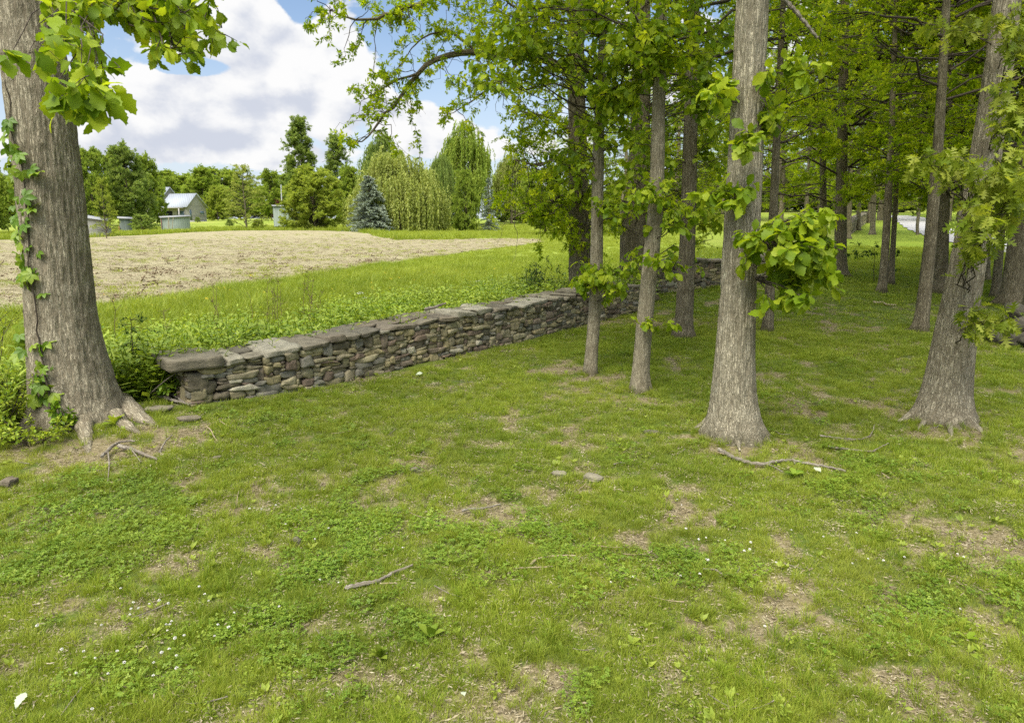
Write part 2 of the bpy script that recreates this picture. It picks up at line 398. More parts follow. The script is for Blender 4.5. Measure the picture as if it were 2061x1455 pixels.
# ------------------------------------------------------------------ zones
WALL_PX = [(380, 818), (480, 806), (600, 792), (760, 756), (900, 721), (1000, 697), (1100, 674), (1200, 650), (1285, 629)]
WALL = np.array([G(*p) for p in WALL_PX])
for k in range(3):                                           # keep the line straight-ish
    WALL[1:-1, :2] = .5 * WALL[1:-1, :2] + .25 * (WALL[:-2, :2] + WALL[2:, :2])
WALL2 = np.array([G(*p) for p in [(1322, 592), (1400, 583), (1455, 575), (1560, 566)]])
_bx = np.concatenate([[-60, -9, -6.1, -5.4, -4.75], WALL[:, 0], WALL2[:, 0], [60]]); _by = np.concatenate([[6.2, 7.0, 7.2, 8.3, 9.2], WALL[:, 1], WALL2[:, 1], [120]])
def ybound(x): return np.interp(x, _bx, _by)
FIELD_PX = [(-500, 640), (-100, 632), (180, 626), (275, 617), (380, 600), (495, 576), (642, 556), (810, 530), (930, 510), (1040, 497), (1098, 488), (1085, 481), (1000, 481), (880, 483), (800, 484)]
FIELD_POLY = [G(*p)[:2] for p in FIELD_PX] + [np.array(p) for p in [(-16, 84), (-21, 96), (-29, 101), (-38, 99), (-43, 88), (-48, 76), (-60, 66), (-90, 60), (-120, 50)]]
FIELD_POLY = np.array(FIELD_POLY)
def in_poly(x, y, P):
    r = np.zeros(np.shape(x), bool); n = len(P)
    for i in range(n):
        x1, y1 = P[i]; x2, y2 = P[(i + 1) % n]
        c = ((y1 > y) != (y2 > y)) & (x < (x2 - x1) * (y - y1) / (y2 - y1 + 1e-12) + x1); r ^= c
    return r
def in_field(x, y):
    return in_poly(x + 1.4 * (fbm(x * .35, y * .35, 3.0, 3) - .5), y + 2.6 * (fbm(x * .3, y * .3, 8.0, 3) - .5), FIELD_POLY)
def blobs(x, y, L):
    s = np.zeros(np.shape(x))
    for px, py, r, a in L:
        g = G(px, py); s = np.maximum(s, a * np.exp(-(((x - g[0]) / r) ** 2 + ((y - g[1]) / (r * .75)) ** 2)))
    return s
SOIL = [(1100, 1400, .32, 1.1), (560, 1105, .4, .8), (390, 1150, .35, .9), (700, 965, .6, .7), (830, 1180, .3, .8), (1140, 1000, .45, .7), (1330, 1080, .45, .8), (1380, 1050, .3, .9), (1980, 1090, .5, 1), (1900, 1070, .4, .6),
        (215, 905, .55, 1.2), (100, 940, .45, .7), (330, 880, .6, .9), (330, 960, .5, .7), (1240, 650, 1.2, .9), (1370, 645, 1.3, .8), (1460, 900, .5, 1), (1400, 880, .4, .8), (1540, 890, .5, .8), (1920, 870, .8, .8), (1290, 800, .6, .9), (1280, 770, .5, .6),
        (1120, 742, .5, .7), (1190, 765, .4, .7), (1650, 745, .8, .6), (1690, 655, 1.0, .6), (1000, 1030, .3, .6), (650, 1250, .3, .5), (950, 1300, .35, .7), (1250, 1350, .4, .5), (1500, 1290, .4, .5), (1880, 1350, .4, .5), (30, 1330, .2, .9), (1040, 1420, .3, .9), (1550, 1190, .35, .7), (1930, 1250, .3, .5), (1200, 790, .5, .5), (760, 730, .5, .6), (640, 775, .5, .5), (900, 715, .5, .6)]
CLOV = [(1430, 1130, .6, 1), (1260, 1135, .45, 1), (1650, 1010, 1.1, 1), (1900, 1180, .75, 1), (250, 1085, .8, 1), (690, 1045, .6, .9), (150, 1250, .4, .7), (420, 1270, .6, .8), (300, 1340, .5, .9), (1150, 1390, .3, .7), (640, 1150, .5, .8), (1540, 980, .6, .8), (180, 1000, .9, .9), (560, 840, 1.0, .7), (1100, 1080, .4, .6), (1800, 980, .9, .7), (60, 1080, .5, .9), (850, 1280, .25, .6), (560, 1340, .4, .5)]
def f_soil(x, y):
    n = fbm(x * 1.1 + 5, y * 1.1, 1.0, 4); n2 = fbm(x * 4, y * 4, 2.0, 3)
    return np.clip(.66 * blobs(x, y, SOIL) + 1.3 * (n - .53) + 1.7 * (n2 - .5) + .10, 0, 1)
def f_clov(x, y):
    n = fbm(x * .8 + 40, y * .8, 6.0, 3); n2 = fbm(x * 3.3, y * 3.3, 12.0, 3)
    return np.clip(.85 * blobs(x, y, CLOV) + 1.2 * (n - .60) + 1.5 * (n2 - .52), 0, 1)

# ------------------------------------------------------------------ ground
def axis(a, dense, step, far, grow=1.07):
    lo = [-a]; s = step
    pts = list(np.arange(dense[0], dense[1], step)); up = [pts[-1]]; s = step
    while up[-1] < far[1]: s *= grow; up.append(up[-1] + s)
    dn = [pts[0]]; s = step
    while dn[-1] > far[0]: s *= grow; dn.append(dn[-1] - s)
    return np.array(dn[:0:-1] + pts + up[1:])
gx = axis(0, (-8, 8), .085, (-1100, 1100), 1.055); gy = axis(0, (2.2, 14), .085, (-60, 1150), 1.03)
X, Y = np.meshgrid(gx, gy); x, y = X.ravel(), Y.ravel(); nx, ny = len(gx), len(gy)
q = (np.arange(ny - 1)[:, None] * nx + np.arange(nx - 1)[None]).ravel(); q = np.stack([q, q + 1, q + nx + 1, q + nx], 1)
mead = sstep(-.6, .9, y - ybound(x))
near = (y < 40) & (np.abs(x) < 40)
soil = np.zeros(len(x)); clov = np.zeros(len(x))
soil[near] = f_soil(x[near], y[near]) * (1 - mead[near]); clov[near] = f_clov(x[near], y[near])
z = H(x, y) - .035 * soil
m, t = mat_new('ground'); P = worldpos(t)
n1 = t.noise(P, 2.2, 5, .6); n2 = t.noise(P, 26, 4, .65); n3 = t.noise(P, .09, 4, .6); n4 = t.noise(t.vmul(P, (.6, 2.5, 1)), 5, 3, .6)
grass = t.mix(n2, (.055, .085, .014), (.115, .155, .028)); grass = t.mix(t.smooth(n1, .4, .7, 0, .6), grass, (.12, .125, .035))
lawnfar = t.mix(n4, (.15, .215, .022), (.21, .275, .032)); lawnfar = t.mix(t.smooth(n3, .42, .62), lawnfar, (.235, .29, .04))
sep = t.new('ShaderNodeSeparateXYZ'); t.l.new(P, sep.inputs[0])
grass = t.mix(t.smooth(sep.outputs[1], 18, 36), grass, lawnfar)
dirt = t.ramp(n2, [(.25, (.10, .078, .042)), (.5, (.20, .165, .09)), (.75, (.31, .265, .165))])
md = t.mix(n4, (.16, .215, .028), (.24, .29, .045)); md = t.mix(t.smooth(n3, .45, .7), md, (.26, .285, .06))
c = t.mix(t.attr('mead'), grass, md); c = t.mix(t.smooth(t.math('ADD', t.attr('soil'), t.math('MULTIPLY', t.math('SUBTRACT', n2, .5), .5)), .22, .55), c, dirt)
t.l.new(principled(t, c, .95, .1, t.bump(t.math('ADD', n2, t.math('MULTIPLY', n1, .4)), .8, .05)), t.out.inputs[0])
tag(mk('ground', np.stack([x, y, z], 1), [q], m, None, {'mead': mead, 'soil': soil}), kind='structure')

# tilled field
fx = np.arange(-110, 14, .5); fy = np.concatenate([np.arange(14, 40, .3), np.arange(40, 108, .6)])
X, Y = np.meshgrid(fx, fy); x, y = X.ravel(), Y.ravel(); ins = in_field(x, y)
rows = np.sin((y * .94 + x * .34) * 2 * np.pi / .76)
cl = fbm(x * 2.3, y * 2.3, 4.0, 3)
z = H(x, y) + .03 + .025 * rows + .22 * np.clip(cl - .55, 0, 1) * sstep(60, 20, y)
nx = len(fx); q = (np.arange(len(fy) - 1)[:, None] * nx + np.arange(nx - 1)[None]).ravel(); q = np.stack([q, q + 1, q + nx + 1, q + nx], 1)
q = q[ins[q].all(1)]
used = np.unique(q); mp = np.full(len(x), -1); mp[used] = np.arange(len(used))
fd = sstep(62, 22, y[used] + .25 * x[used])
m, t = mat_new('tilled_soil'); P = worldpos(t)
n1 = t.noise(P, 1.4, 5, .65); n2 = t.noise(P, 9, 5, .7); rowv = t.new('ShaderNodeVectorMath', operation='MULTIPLY'); 
mp_ = t.new('ShaderNodeMapping'); t.l.new(P, mp_.inputs[0]); mp_.inputs['Rotation'].default_value = (0, 0, R(-20)); mp_.inputs['Scale'].default_value = (.18, 1.6, 1)
n3 = t.noise(mp_.outputs[0], 1.6, 5, .65); n4 = t.noise(P, .12, 3, .6)
straw = t.ramp(n2, [(.2, (.20, .175, .095)), (.5, (.29, .258, .148)), (.8, (.38, .345, .215))])
straw = t.mix(t.smooth(n3, .48, .7), straw, (.19, .155, .085))
soilc = t.ramp(n2, [(.3, (.05, .033, .018)), (.7, (.17, .12, .07))])
f1 = t.math('ADD', t.math('MULTIPLY', n1, .6), t.math('MULTIPLY', n3, .5))
c = t.mix(t.smooth(f1, t.math('MULTIPLY_ADD', t.attr('fd'), -.13, .72), .78), straw, soilc)
c = t.mix(t.math('MULTIPLY', t.smooth(t.noise(P, .55, 5, .7), .56, .70), t.math('MULTIPLY_ADD', t.attr('fd'), .75, .15)), c, (.17, .20, .05))
t.l.new(principled(t, c, .95, .1, t.bump(t.math('ADD', n2, n1), 1.0, .09)), t.out.inputs[0])
tag(mk('field', np.stack([x, y, z], 1)[used], [mp[q]], m, None, {'fd': fd}), kind='structure')

# gravel drive across the far lawn
rp = np.array([G(*p) for p in [(2400, 575), (2200, 530), (2061, 503), (1960, 485), (1900, 471), (1865, 459), (1845, 448), (1834, 440), (1815, 436), (1790, 434)]])
rp = np.concatenate([np.linspace(rp[i], rp[i + 1], 8, endpoint=False) for i in range(len(rp) - 1)])
k = np.ones(9) / 9
rp = np.stack([np.convolve(np.pad(rp[:, i], 4, mode='edge'), k, 'valid') for i in range(3)], 1)
tg = nrm(np.gradient(rp[:, :2], axis=0)); nm = np.stack([-tg[:, 1], tg[:, 0]], 1)
V = []
for k in np.linspace(-1.9, 1.9, 7):
    xy = rp[:, :2] + nm * (k + .12 * np.sin(np.arange(len(rp)) * 1.7 + k))[:, None] if abs(k) > 1.8 else rp[:, :2] + nm * k
    V.append(np.column_stack([xy, H(xy[:, 0], xy[:, 1]) + .05]))
n = len(rp); V = np.concatenate(V); q = (np.arange(6)[:, None] * n + np.arange(n - 1)[None]).ravel(); q = np.stack([q, q + 1, q + n + 1, q + n], 1)
m, t = mat_new('gravel'); P = worldpos(t); n2 = t.noise(P, 6, 5, .7)
t.l.new(principled(t, t.mix(n2, (.24, .23, .22), (.48, .47, .46)), .95, .1, t.bump(n2, .5, .03)), t.out.inputs[0])
tag(mk('driveway', V, [q], m), kind='structure')

# ------------------------------------------------------------------ stones
def cube_t(n=4, pw=5.0):
    l = np.linspace(-1, 1, n + 1); V, F = [], []
    for ax_ in range(3):
        for sgn in (-1, 1):
            a, b = np.meshgrid(l, l, indexing='ij'); v = np.zeros((n + 1, n + 1, 3))
            v[..., ax_] = sgn; v[..., (ax_ + 1) % 3] = a if sgn > 0 else b; v[..., (ax_ + 2) % 3] = b if sgn > 0 else a
            o = len(V) * (n + 1) ** 2; i = (np.arange(n)[:, None] * (n + 1) + np.arange(n)[None]).ravel() + o
            V.append(v.reshape(-1, 3)); F.append(np.stack([i, i + n + 1, i + n + 2, i + 1], 1))
    V = np.concatenate(V); F = np.concatenate(F)
    key = np.round(V * 1000).astype(int); _, first, inv = np.unique(key, axis=0, return_index=True, return_inverse=True)
    V = V[first]; F = inv.reshape(-1)[F]
    s = (np.abs(V) ** pw).sum(1) ** (1 / pw); return V / s[:, None] * .5, F
CT, CF = cube_t(5, 9); CTr, _ = cube_t(5, 3.2); CTf, CFf = cube_t(7, 14)
def stones(g, cen, dims, frame, rnd, tmpl=CT, faces=CF, rough=.10, nf=5.0, skew=.12):
    """frame (N,3,3) rows = local x,y,z in world"""
    N = len(cen)
    if not N: return
    k = len(tmpl); V = np.repeat(tmpl[None], N, 0).copy()
    sh = rng.normal(0, skew, (N, 1, 6))
    V[..., 2] *= 1 + sh[..., 0] * 1.6 * V[..., 0] * 2; V[..., 0] += sh[..., 1] * V[..., 2]; V[..., 1] += sh[..., 2] * V[..., 0]
    V[..., 0] *= 1 + sh[..., 3] * 1.6 * V[..., 2] * 2
    W = V * dims[:, None]
    o = rng.uniform(0, 900, (N, 1, 3)); q = (W + o)
    md = dims.min(1)[:, None]
    for c in range(3):
        W[..., c] += rough * md * 1.6 * (vnoise(q[..., 0] * nf / md, q[..., 1] * nf / md * .5, q[..., 2] * nf / md * .5 + 31 * c) - .5) * (1 if nf < 50 else 1)
        W[..., c] += rough * md * 1.4 * (vnoise(q[..., 0] * 9 + 5, q[..., 1] * 9, q[..., 2] * 9 + 77 * c) - .5)
    P = cen[:, None] + np.einsum('nkc,ncd->nkd', W, frame)
    off = (np.arange(N) * k)[:, None, None]
    g.add(P.reshape(-1, 3), [(faces[None] + off).reshape(-1, 4)], rnd=np.repeat(rnd, k))
m, t = mat_new('fieldstone'); M_STONE = m; P = worldpos(t); r = t.attr('rnd')
n1 = t.noise(P, 11, 5, .65); n2 = t.noise(P, 70, 4, .7); n3 = t.noise(P, 3, 3)
c = t.ramp(r, [(0, (.14, .12, .08)), (.16, (.25, .215, .125)), (.3, (.30, .252, .135)), (.42, (.185, .138, .10)), (.52, (.275, .238, .15)), (.64, (.205, .19, .148)), (.76, (.34, .298, .18)), (.88, (.20, .16, .115)), (.95, (.37, .34, .25))], 'CONSTANT')
c = t.mix(1.0, c, t.ramp(n1, [(.28, (.6, .58, .55)), (.5, (1, 1, 1)), (.72, (1.35, 1.33, 1.22))]), 'MULTIPLY')
c = t.mix(t.smooth(n2, .56, .72, 0, .35), c, (.30, .295, .24))
c = t.mix(t.smooth(n3, .55, .75, 0, .4), c, (.11, .12, .05))
t.l.new(principled(t, c, .93, .15, t.bump(t.math('ADD', t.math('MULTIPLY', n1, .7), t.math('MULTIPLY', n2, .5)), .9, .02)), t.out.inputs[0])
m, t = mat_new('wall_core'); M_CORE = m; t.l.new(principled(t, (.06, .052, .038), 1, 0), t.out.inputs[0])  # core fill painted dark to give the gaps between stones their shade
m, t = mat_new('capstone'); M_CAP = m; P = worldpos(t); r = t.attr('rnd')
n1 = t.noise(P, 7, 6, .65); n2 = t.noise(P, 60, 4, .7); n3 = t.noise(t.vmul(P, (1, 1, 6)), 14, 4, .6)
c = t.ramp(r, [(0, (.12, .108, .078)), (.25, (.155, .137, .095)), (.5, (.135, .112, .08)), (.75, (.20, .18, .126)), (1, (.27, .25, .185))])
c = t.mix(1.0, c, t.ramp(n1, [(.28, (.62, .6, .57)), (.5, (1, 1, 1)), (.72, (1.3, 1.28, 1.2))]), 'MULTIPLY')
c = t.mix(t.smooth(n2, .58, .72, 0, .3), c, (.33, .32, .26))
t.l.new(principled(t, c, .9, .2, t.bump(t.math('ADD', n1, t.math('MULTIPLY', n3, .8)), .9, .025)), t.out.inputs[0])

class Path:
    def __init__(s, P):
        s.P = np.asarray(P)[:, :2]; d = np.linalg.norm(np.diff(s.P, axis=0), axis=1); s.S = np.concatenate([[0], np.cumsum(d)]); s.L = s.S[-1]
    def at(s, u): return np.stack([np.interp(u, s.S, s.P[:, 0]), np.interp(u, s.S, s.P[:, 1])], -1)
    def tan(s, u): return nrm(s.at(np.asarray(u) + .4) - s.at(np.asarray(u) - .4)) if True else None
def skyline(L, hfun, wmin, wmax, hmin, hmax, big=.12):
    n = int(L / .02); S = np.zeros(n); top = hfun((np.arange(n) + .5) * .02); out = []
    for _ in range(6000):
        g = top - S; g_ = np.where(g > .02, S / np.maximum(top, .05), 9)
        if g_.min() > 8: break
        i = int(np.argmin(g_)); h0 = S[i]; j = i
        while j + 1 < n and abs(S[j + 1] - h0) < .014: j += 1
        while i > 0 and abs(S[i - 1] - h0) < .014: i -= 1
        run = j - i + 1; wd = rng.uniform(wmin, wmax); hh = rng.uniform(hmin, hmax) * (.75 + .5 * (wd - wmin) / (wmax - wmin))
        if rng.random() < big: hh = rng.uniform(hmax, hmax * 2.0); wd = rng.uniform(.15, .34)
        wc = int(wd / .02); 
        if run - wc < int(wmin / .02): wc = run
        wc = min(wc, run, int(wmax * 1.25 / .02)); rm = top[i:i + wc].mean() - h0
        if rm < hh * 1.45: hh = max(rm, .022)
        if wc * .02 < .07: hh = min(hh, .06)
        out.append((i * .02, wc * .02, h0, hh)); S[i:i + wc] = h0 + hh
    return np.array(out)
def build_wall(path, hfun, width, name, label, cap_len, nsl, end_slab, detail=1.0, cap_t=.075):
    root = empty(name, onG(*path.at(path.L * .5)), label, 'stone wall'); off = np.array(root.location)
    nrmv = lambda u: np.stack([path.tan(u)[..., 1], -path.tan(u)[..., 0]], -1)       # towards the lawn
    g = Geo(); core = Geo()
    gz = lambda u: H(*(path.at(u) + nrmv(u) * .03).T)
    for side in (1, -1):
        st = skyline(path.L, hfun, .095 * detail, .42 * detail, .03 * detail, .098 * detail)
        u = st[:, 0] + st[:, 1] / 2; tg = path.tan(u); n_ = nrmv(u); N = len(st); dep = rng.uniform(.2, .3, N)
        zc = gz(u) + st[:, 2] + st[:, 3] / 2 - .04
        pr = rng.uniform(-.03, .022, N)
        c2 = path.at(u) + n_ * (pr - dep / 2)[:, None] if side > 0 else path.at(u) - n_ * (width + pr - dep / 2)[:, None]
        fr = np.zeros((N, 3, 3)); fr[:, 0, :2] = tg; fr[:, 1, :2] = -n_; fr[:, 2, 2] = 1
        sl = np.gradient(gz(np.linspace(0, path.L, 50)), np.linspace(0, path.L, 50)); slz = np.interp(u, np.linspace(0, path.L, 50), sl)
        fr[:, 0, 2] = slz + rng.normal(0, .05, N); fr[:, 0] = nrm(fr[:, 0]); fr[:, 2] = np.cross(fr[:, 0], fr[:, 1])
        dm = np.stack([st[:, 1] * 1.0 + .006, dep, st[:, 3] * 1.02 + .008], 1)
        rd = rng.random(N); rn = rng.random(N) < .25
        cen = np.column_stack([c2, zc])
        stones(g, cen[rn], dm[rn], fr[rn], rd[rn], CTr, CF, .13); stones(g, cen[~rn], dm[~rn], fr[~rn], rd[~rn], CT, CF, .12)
    for ue, sg in ((0, -1), (path.L, 1)):
        st = skyline(width, lambda a: np.full(np.shape(a), float(hfun(np.array([ue]))[0])), .13, .36, .06, .13)
        N = len(st); tg = path.tan(ue); n_ = nrmv(ue); dep = rng.uniform(.2, .3, N)
        c2 = path.at(ue) - n_ * (st[:, 0] + st[:, 1] / 2)[:, None] + sg * tg * (rng.uniform(-.03, .03, N) - dep / 2)[:, None]
        fr = np.zeros((N, 3, 3)); fr[:, 0, :2] = -n_; fr[:, 1, :2] = -tg; fr[:, 2, 2] = 1
        stones(g, np.column_stack([c2, gz(ue) + st[:, 2] + st[:, 3] / 2 - .04]), np.stack([st[:, 1], dep, st[:, 3]], 1), fr, rng.random(N), CT, CF, .12)
    us = np.linspace(.12, path.L - .12, 40); a = path.at(us) - nrmv(us) * .12; b = path.at(us) - nrmv(us) * (width - .12)
    zb = gz(us) - .3; zt = gz(us) + hfun(us) - .06; n = len(us)
    V = np.concatenate([np.column_stack([a, zb]), np.column_stack([a, zt]), np.column_stack([b, zt]), np.column_stack([b, zb])])
    i = np.arange(n - 1); F = [np.stack([k * n + i, k * n + i + 1, (k + 1) * n + i + 1, (k + 1) * n + i], 1) for k in range(3)]
    F.append(np.array([[0, n, 2 * n, 3 * n], [n - 1, 4 * n - 1, 3 * n - 1, 2 * n - 1]]))
    core.add(V, F); core.build('dark_core', M_CORE, root, False, off=off)
    g.build('stonework', M_STONE, root, False, off=off)
    # coping
    def slab(nm, u0, u1, v0, v1, th, rd, zoff=0.0, tm=CTf, tf=CFf, rgh=.14, skw=.10):
        uc = (u0 + u1) / 2; tg = path.tan(uc); n_ = nrmv(uc); c2 = path.at(uc) - n_ * (v0 + v1) / 2
        zt = gz(uc) + float(hfun(np.array([uc]))[0]); sl = float((gz(uc + .6) + hfun(np.array([uc + .6]))[0] - gz(uc - .6) - hfun(np.array([uc - .6]))[0]) / 1.2)
        fr = np.zeros((1, 3, 3)); fr[0, 0] = nrm(np.array([tg[0], tg[1], sl + rng.normal(0, .026)])); fr[0, 1] = nrm(np.array([-n_[0], -n_[1], rng.normal(0, .035)])); fr[0, 2] = np.cross(fr[0, 0], fr[0, 1])
        gg = Geo(); stones(gg, np.array([[c2[0], c2[1], zt - .04 + zoff + th / 2]]), np.array([[u1 - u0, v1 - v0, th]]), fr, np.array([rd]), tm, tf, rgh, 3.0, skw)
        gg.build(nm, M_CAP, root, False, off=off)
    u = 0.0
    if end_slab:
        slab('end_slab', -.22, .50, -.07, width + .30, .17, .22, .02, CTf, CFf, .09, .02); u = .52
    while u < path.L - .1:
        l = rng.uniform(*cap_len); l = min(l, path.L - u + .05); sp_ = rng.uniform(.38, .66) * width
        if rng.random() < .3: slab('coping_stone', u, u + l - .01, -.03, width + .02, rng.uniform(.8, 1.25) * cap_t, rng.random())
        else:
            slab('coping_stone', u, u + l - .012, rng.uniform(-.05, .0), sp_ - .01, rng.uniform(.5, 1.5) * cap_t, rng.random())
            slab('coping_stone', u + rng.uniform(-.05, .05), u + l - .012 + rng.uniform(-.05, .04), sp_ + .005, width + rng.uniform(-.02, .05), rng.uniform(.7, 1.25) * cap_t, rng.random())
        u += l
    return root
wp = Path(WALL)
_tp = [(375, 742), (450, 718), (600, 690), (760, 659), (900, 632), (1000, 616), (1100, 598), (1200, 582), (1285, 568)]
hv = []
for (a, b) in zip(_tp, np.interp([p[0] for p in _tp], [p[0] for p in WALL_PX], np.linspace(0, 1, len(WALL_PX)))):
    # distance along the wall where the pixel column meets it
    d = ray(*a); uu = np.linspace(0, wp.L, 800); pp = wp.at(uu); k = np.argmin(np.abs(pp[:, 0] * d[1] - pp[:, 1] * d[0]))
    hv.append((uu[k], CAM[2] + d[2] * pp[k, 1] / d[1] - float(H(*pp[k]))))
hv = np.array(hv); print('wall length', wp.L, 'heights', hv.round(2).tolist(), WALL[0].round(2), WALL[-1].round(2))
hw = lambda u: np.interp(u, hv[:, 0], np.convolve(np.pad(hv[:, 1], 1, mode='edge'), [.25, .5, .25], 'valid')) - .075
build_wall(wp, hw, .92, 'stone_wall', 'long dry stone wall with flat capstones and one large end slab, beside the vined oak', (.2, .62), 0, True)
w2 = Path(WALL2)
build_wall(w2, lambda u: .80 + .06 * np.sin(np.asarray(u) * 1.3), .75, 'stone_wall', 'shorter dry stone wall with upright blocks, continuing beyond the gap where the big oak grows', (.5, 1.0), 0, False, 1.5, .11)

# ------------------------------------------------------------------ tree materials
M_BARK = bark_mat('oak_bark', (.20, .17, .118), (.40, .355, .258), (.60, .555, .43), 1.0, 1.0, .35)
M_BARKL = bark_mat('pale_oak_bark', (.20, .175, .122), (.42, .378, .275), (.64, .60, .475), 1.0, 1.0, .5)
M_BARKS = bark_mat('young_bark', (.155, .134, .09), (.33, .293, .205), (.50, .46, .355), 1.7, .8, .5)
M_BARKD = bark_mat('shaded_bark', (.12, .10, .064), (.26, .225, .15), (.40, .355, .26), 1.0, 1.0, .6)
M_TWIG = bark_mat('twig_bark', (.04, .032, .024), (.11, .09, .07), (.18, .16, .13), 2.5, .5)
M_LEAF = leaf_mat('oak_leaf', (.12, .20, .009), (.215, .305, .013), (.34, .405, .025), .46, .22, .52)
M_LEAFP = leaf_mat('pin_oak_leaf', (.13, .185, .014), (.23, .285, .026), (.34, .37, .06), .42, .2, .5)
M_LEAFW = leaf_mat('woods_leaf', (.14, .215, .008), (.24, .33, .012), (.37, .425, .02), .58, .10, .65, 1.7)
M_VINE = leaf_mat('vine_leaf', (.07, .145, .010), (.125, .22, .015), (.22, .30, .025), .3, .3, .45)

def trunk_mesh(parent, off, samples, d0, ztop, mat, S=48, dz=.05, amp=.012, roots=None, flare=.55, fh=.3, bscale=1.0, topr=.45, name='trunk', base=None):
    """samples (py, cx, width px) from the base up, on a trunk standing at depth d0"""
    P = np.array([at(cx, py, d0) for py, cx, w_ in samples]); fwd = np.array([0, cp, -sp])
    r = np.array([w_ / 2 / F * float((p - CAM) @ fwd) * math.cos(math.atan2(p[0], p[1])) for p, (_, _, w_) in zip(P, samples)])
    o = np.argsort(P[:, 2]); P, r = P[o], r[o]
    dirv = (P[-1] - P[-3 if len(P) > 3 else 0]); dirv = dirv / dirv[2] * .7
    zb = P[0, 2] if base is None else base
    zs = np.arange(zb - .5, ztop, dz)
    tz = P[-1, 2]
    ax_ = np.stack([np.where(zs < tz, np.interp(zs, P[:, 2], P[:, i]), P[-1, i] + dirv[i] * np.maximum(zs - tz, 0) * np.exp(-np.maximum(zs - tz, 0) / 30)) for i in (0, 1)], 1)
    k = max(3, int(.5 / dz)); kk = np.ones(2 * k + 1) / (2 * k + 1)
    ax_ = np.stack([np.convolve(np.pad(ax_[:, i], k, mode='edge'), kk, 'valid') for i in (0, 1)], 1)
    rr = np.where(zs < tz, np.interp(zs, P[:, 2], r), r[-1] * (1 - (1 - topr) * np.clip((zs - tz) / max(ztop - tz, .1), 0, 1)))
    k2 = max(1, int(.12 / dz)); kk = np.ones(2 * k2 + 1) / (2 * k2 + 1); rr = np.convolve(np.pad(rr, k2, mode='edge'), kk, 'valid')
    th = np.linspace(0, 2 * np.pi, S, endpoint=False); h = np.maximum(zs - zb, -.04)
    lob = np.zeros(S)
    for a, s_, wdt in (roots or [(rng.uniform(0, 6.28), 1, .45) for _ in range(5)]):
        dth = (th - a + np.pi) % (2 * np.pi) - np.pi; lob = np.maximum(lob, s_ * np.exp(-(dth / wdt) ** 2))
    RR = rr[:, None] * (1 + flare * np.exp(-h / fh)[:, None] * lob[None] + .25 * flare * np.exp(-h / .09)[:, None])
    cth, sth = np.cos(th)[None], np.sin(th)[None]; zz = zs[:, None] + 0 * th[None]
    RR = RR * (1 + .10 * (vnoise(cth * 1.5 + P[0, 0], sth * 1.5, zz * .7) - .5) + .06 * (vnoise(cth * 3 + P[0, 0] * 3, sth * 3, zz * 1.6) - .5))
    if amp:
        s_ = 15 * bscale; a_, b_ = RR * cth, RR * sth
        n = fbm(a_ * s_ * 2.2, b_ * s_ * 2.2, zz * s_ * .33, 3); ridge = 1 - np.abs(2 * n - 1) * 2.2
        RR = RR + amp * (ridge - .3)
    bc = np.stack([RR * cth, RR * sth, zz], -1)
    V = np.stack([ax_[:, None, 0] + RR * cth, ax_[:, None, 1] + RR * sth, zz], -1)
    K = len(zs); i = (np.arange(K - 1)[:, None] * S + np.arange(S)[None]); j = (np.arange(K - 1)[:, None] * S + (np.arange(S)[None] + 1) % S)
    q = np.stack([i, j, j + S, i + S], -1).reshape(-1, 4)
    low = np.repeat(np.exp(-np.maximum(h, 0) / .22), S)
    mk(name, V.reshape(-1, 3) - off, [q], mat, parent, {'bc': bc.reshape(-1, 3), 'low': low})
    return zs, ax_, rr
def px_clumps(regs, d, dd):
    C_, Rr = [], []
    for px, py, rx, ry, n in regs:
        e = nrm(rng.normal(0, 1, (n, 2))) * np.sqrt(rng.random((n, 1)))
        for a, b in e: C_.append(at(px + a * rx, py + b * ry, d + rng.uniform(-dd, dd)))
    return np.array(C_)
def trunk_starts(cen, zs, ax_, lift=.45, lo=None):
    h = np.hypot(cen[:, 0] - np.interp(cen[:, 2], zs, ax_[:, 0]), cen[:, 1] - np.interp(cen[:, 2], zs, ax_[:, 1]))
    z0 = cen[:, 2] - lift * h * rng.uniform(.2, 1.2, len(cen))
    if lo is not None: z0 = np.maximum(z0, lo)
    return np.stack([np.interp(z0, zs, ax_[:, 0]), np.interp(z0, zs, ax_[:, 1]), z0], 1)

# crown variants shared by the wood's trees, in local coordinates (origin at the trunk's foot)
def crown_variant(seed, h0, h1, rmax, nc, nt, nl, T, size, low_r=.75, crad=.85, thin=1.0, mat=None, tw=True, droop=.35):
    global rng
    keep = rng; rng = np.random.default_rng(seed); gl, gb = Geo(), Geo()
    u = rng.random(nc) ** .9; zc = h0 + (h1 - h0) * u
    prof = np.interp(u, [0, .25, .55, .85, 1], [low_r, 1, .95, .6, .2]) * rmax
    rr = prof * np.sqrt(rng.uniform(.06, 1, nc)); a = rng.uniform(0, 2 * np.pi, nc) + .7 * np.sin(zc * 1.3)
    cen = np.stack([rr * np.cos(a), rr * np.sin(a), zc - .12 * rr], 1)
    st = np.stack([0 * rr, 0 * rr, np.maximum(zc - .35 * rr * rng.uniform(.4, 1.2, nc), h0 * .85)], 1)
    leafy(gl, gb, st, cen, crad * rng.uniform(.7, 1.25, nc), nt, nl, T, size, np.clip(.010 * rr, .010, .045) * thin, .55, .12, droop, 7, 4, .025, tw)
    rng = keep
    m = mat or M_LEAFW
    lo_ = gl.build('crown', m, link=False); bo = gb.build('branches', M_TWIG, link=False)
    return lo_, bo
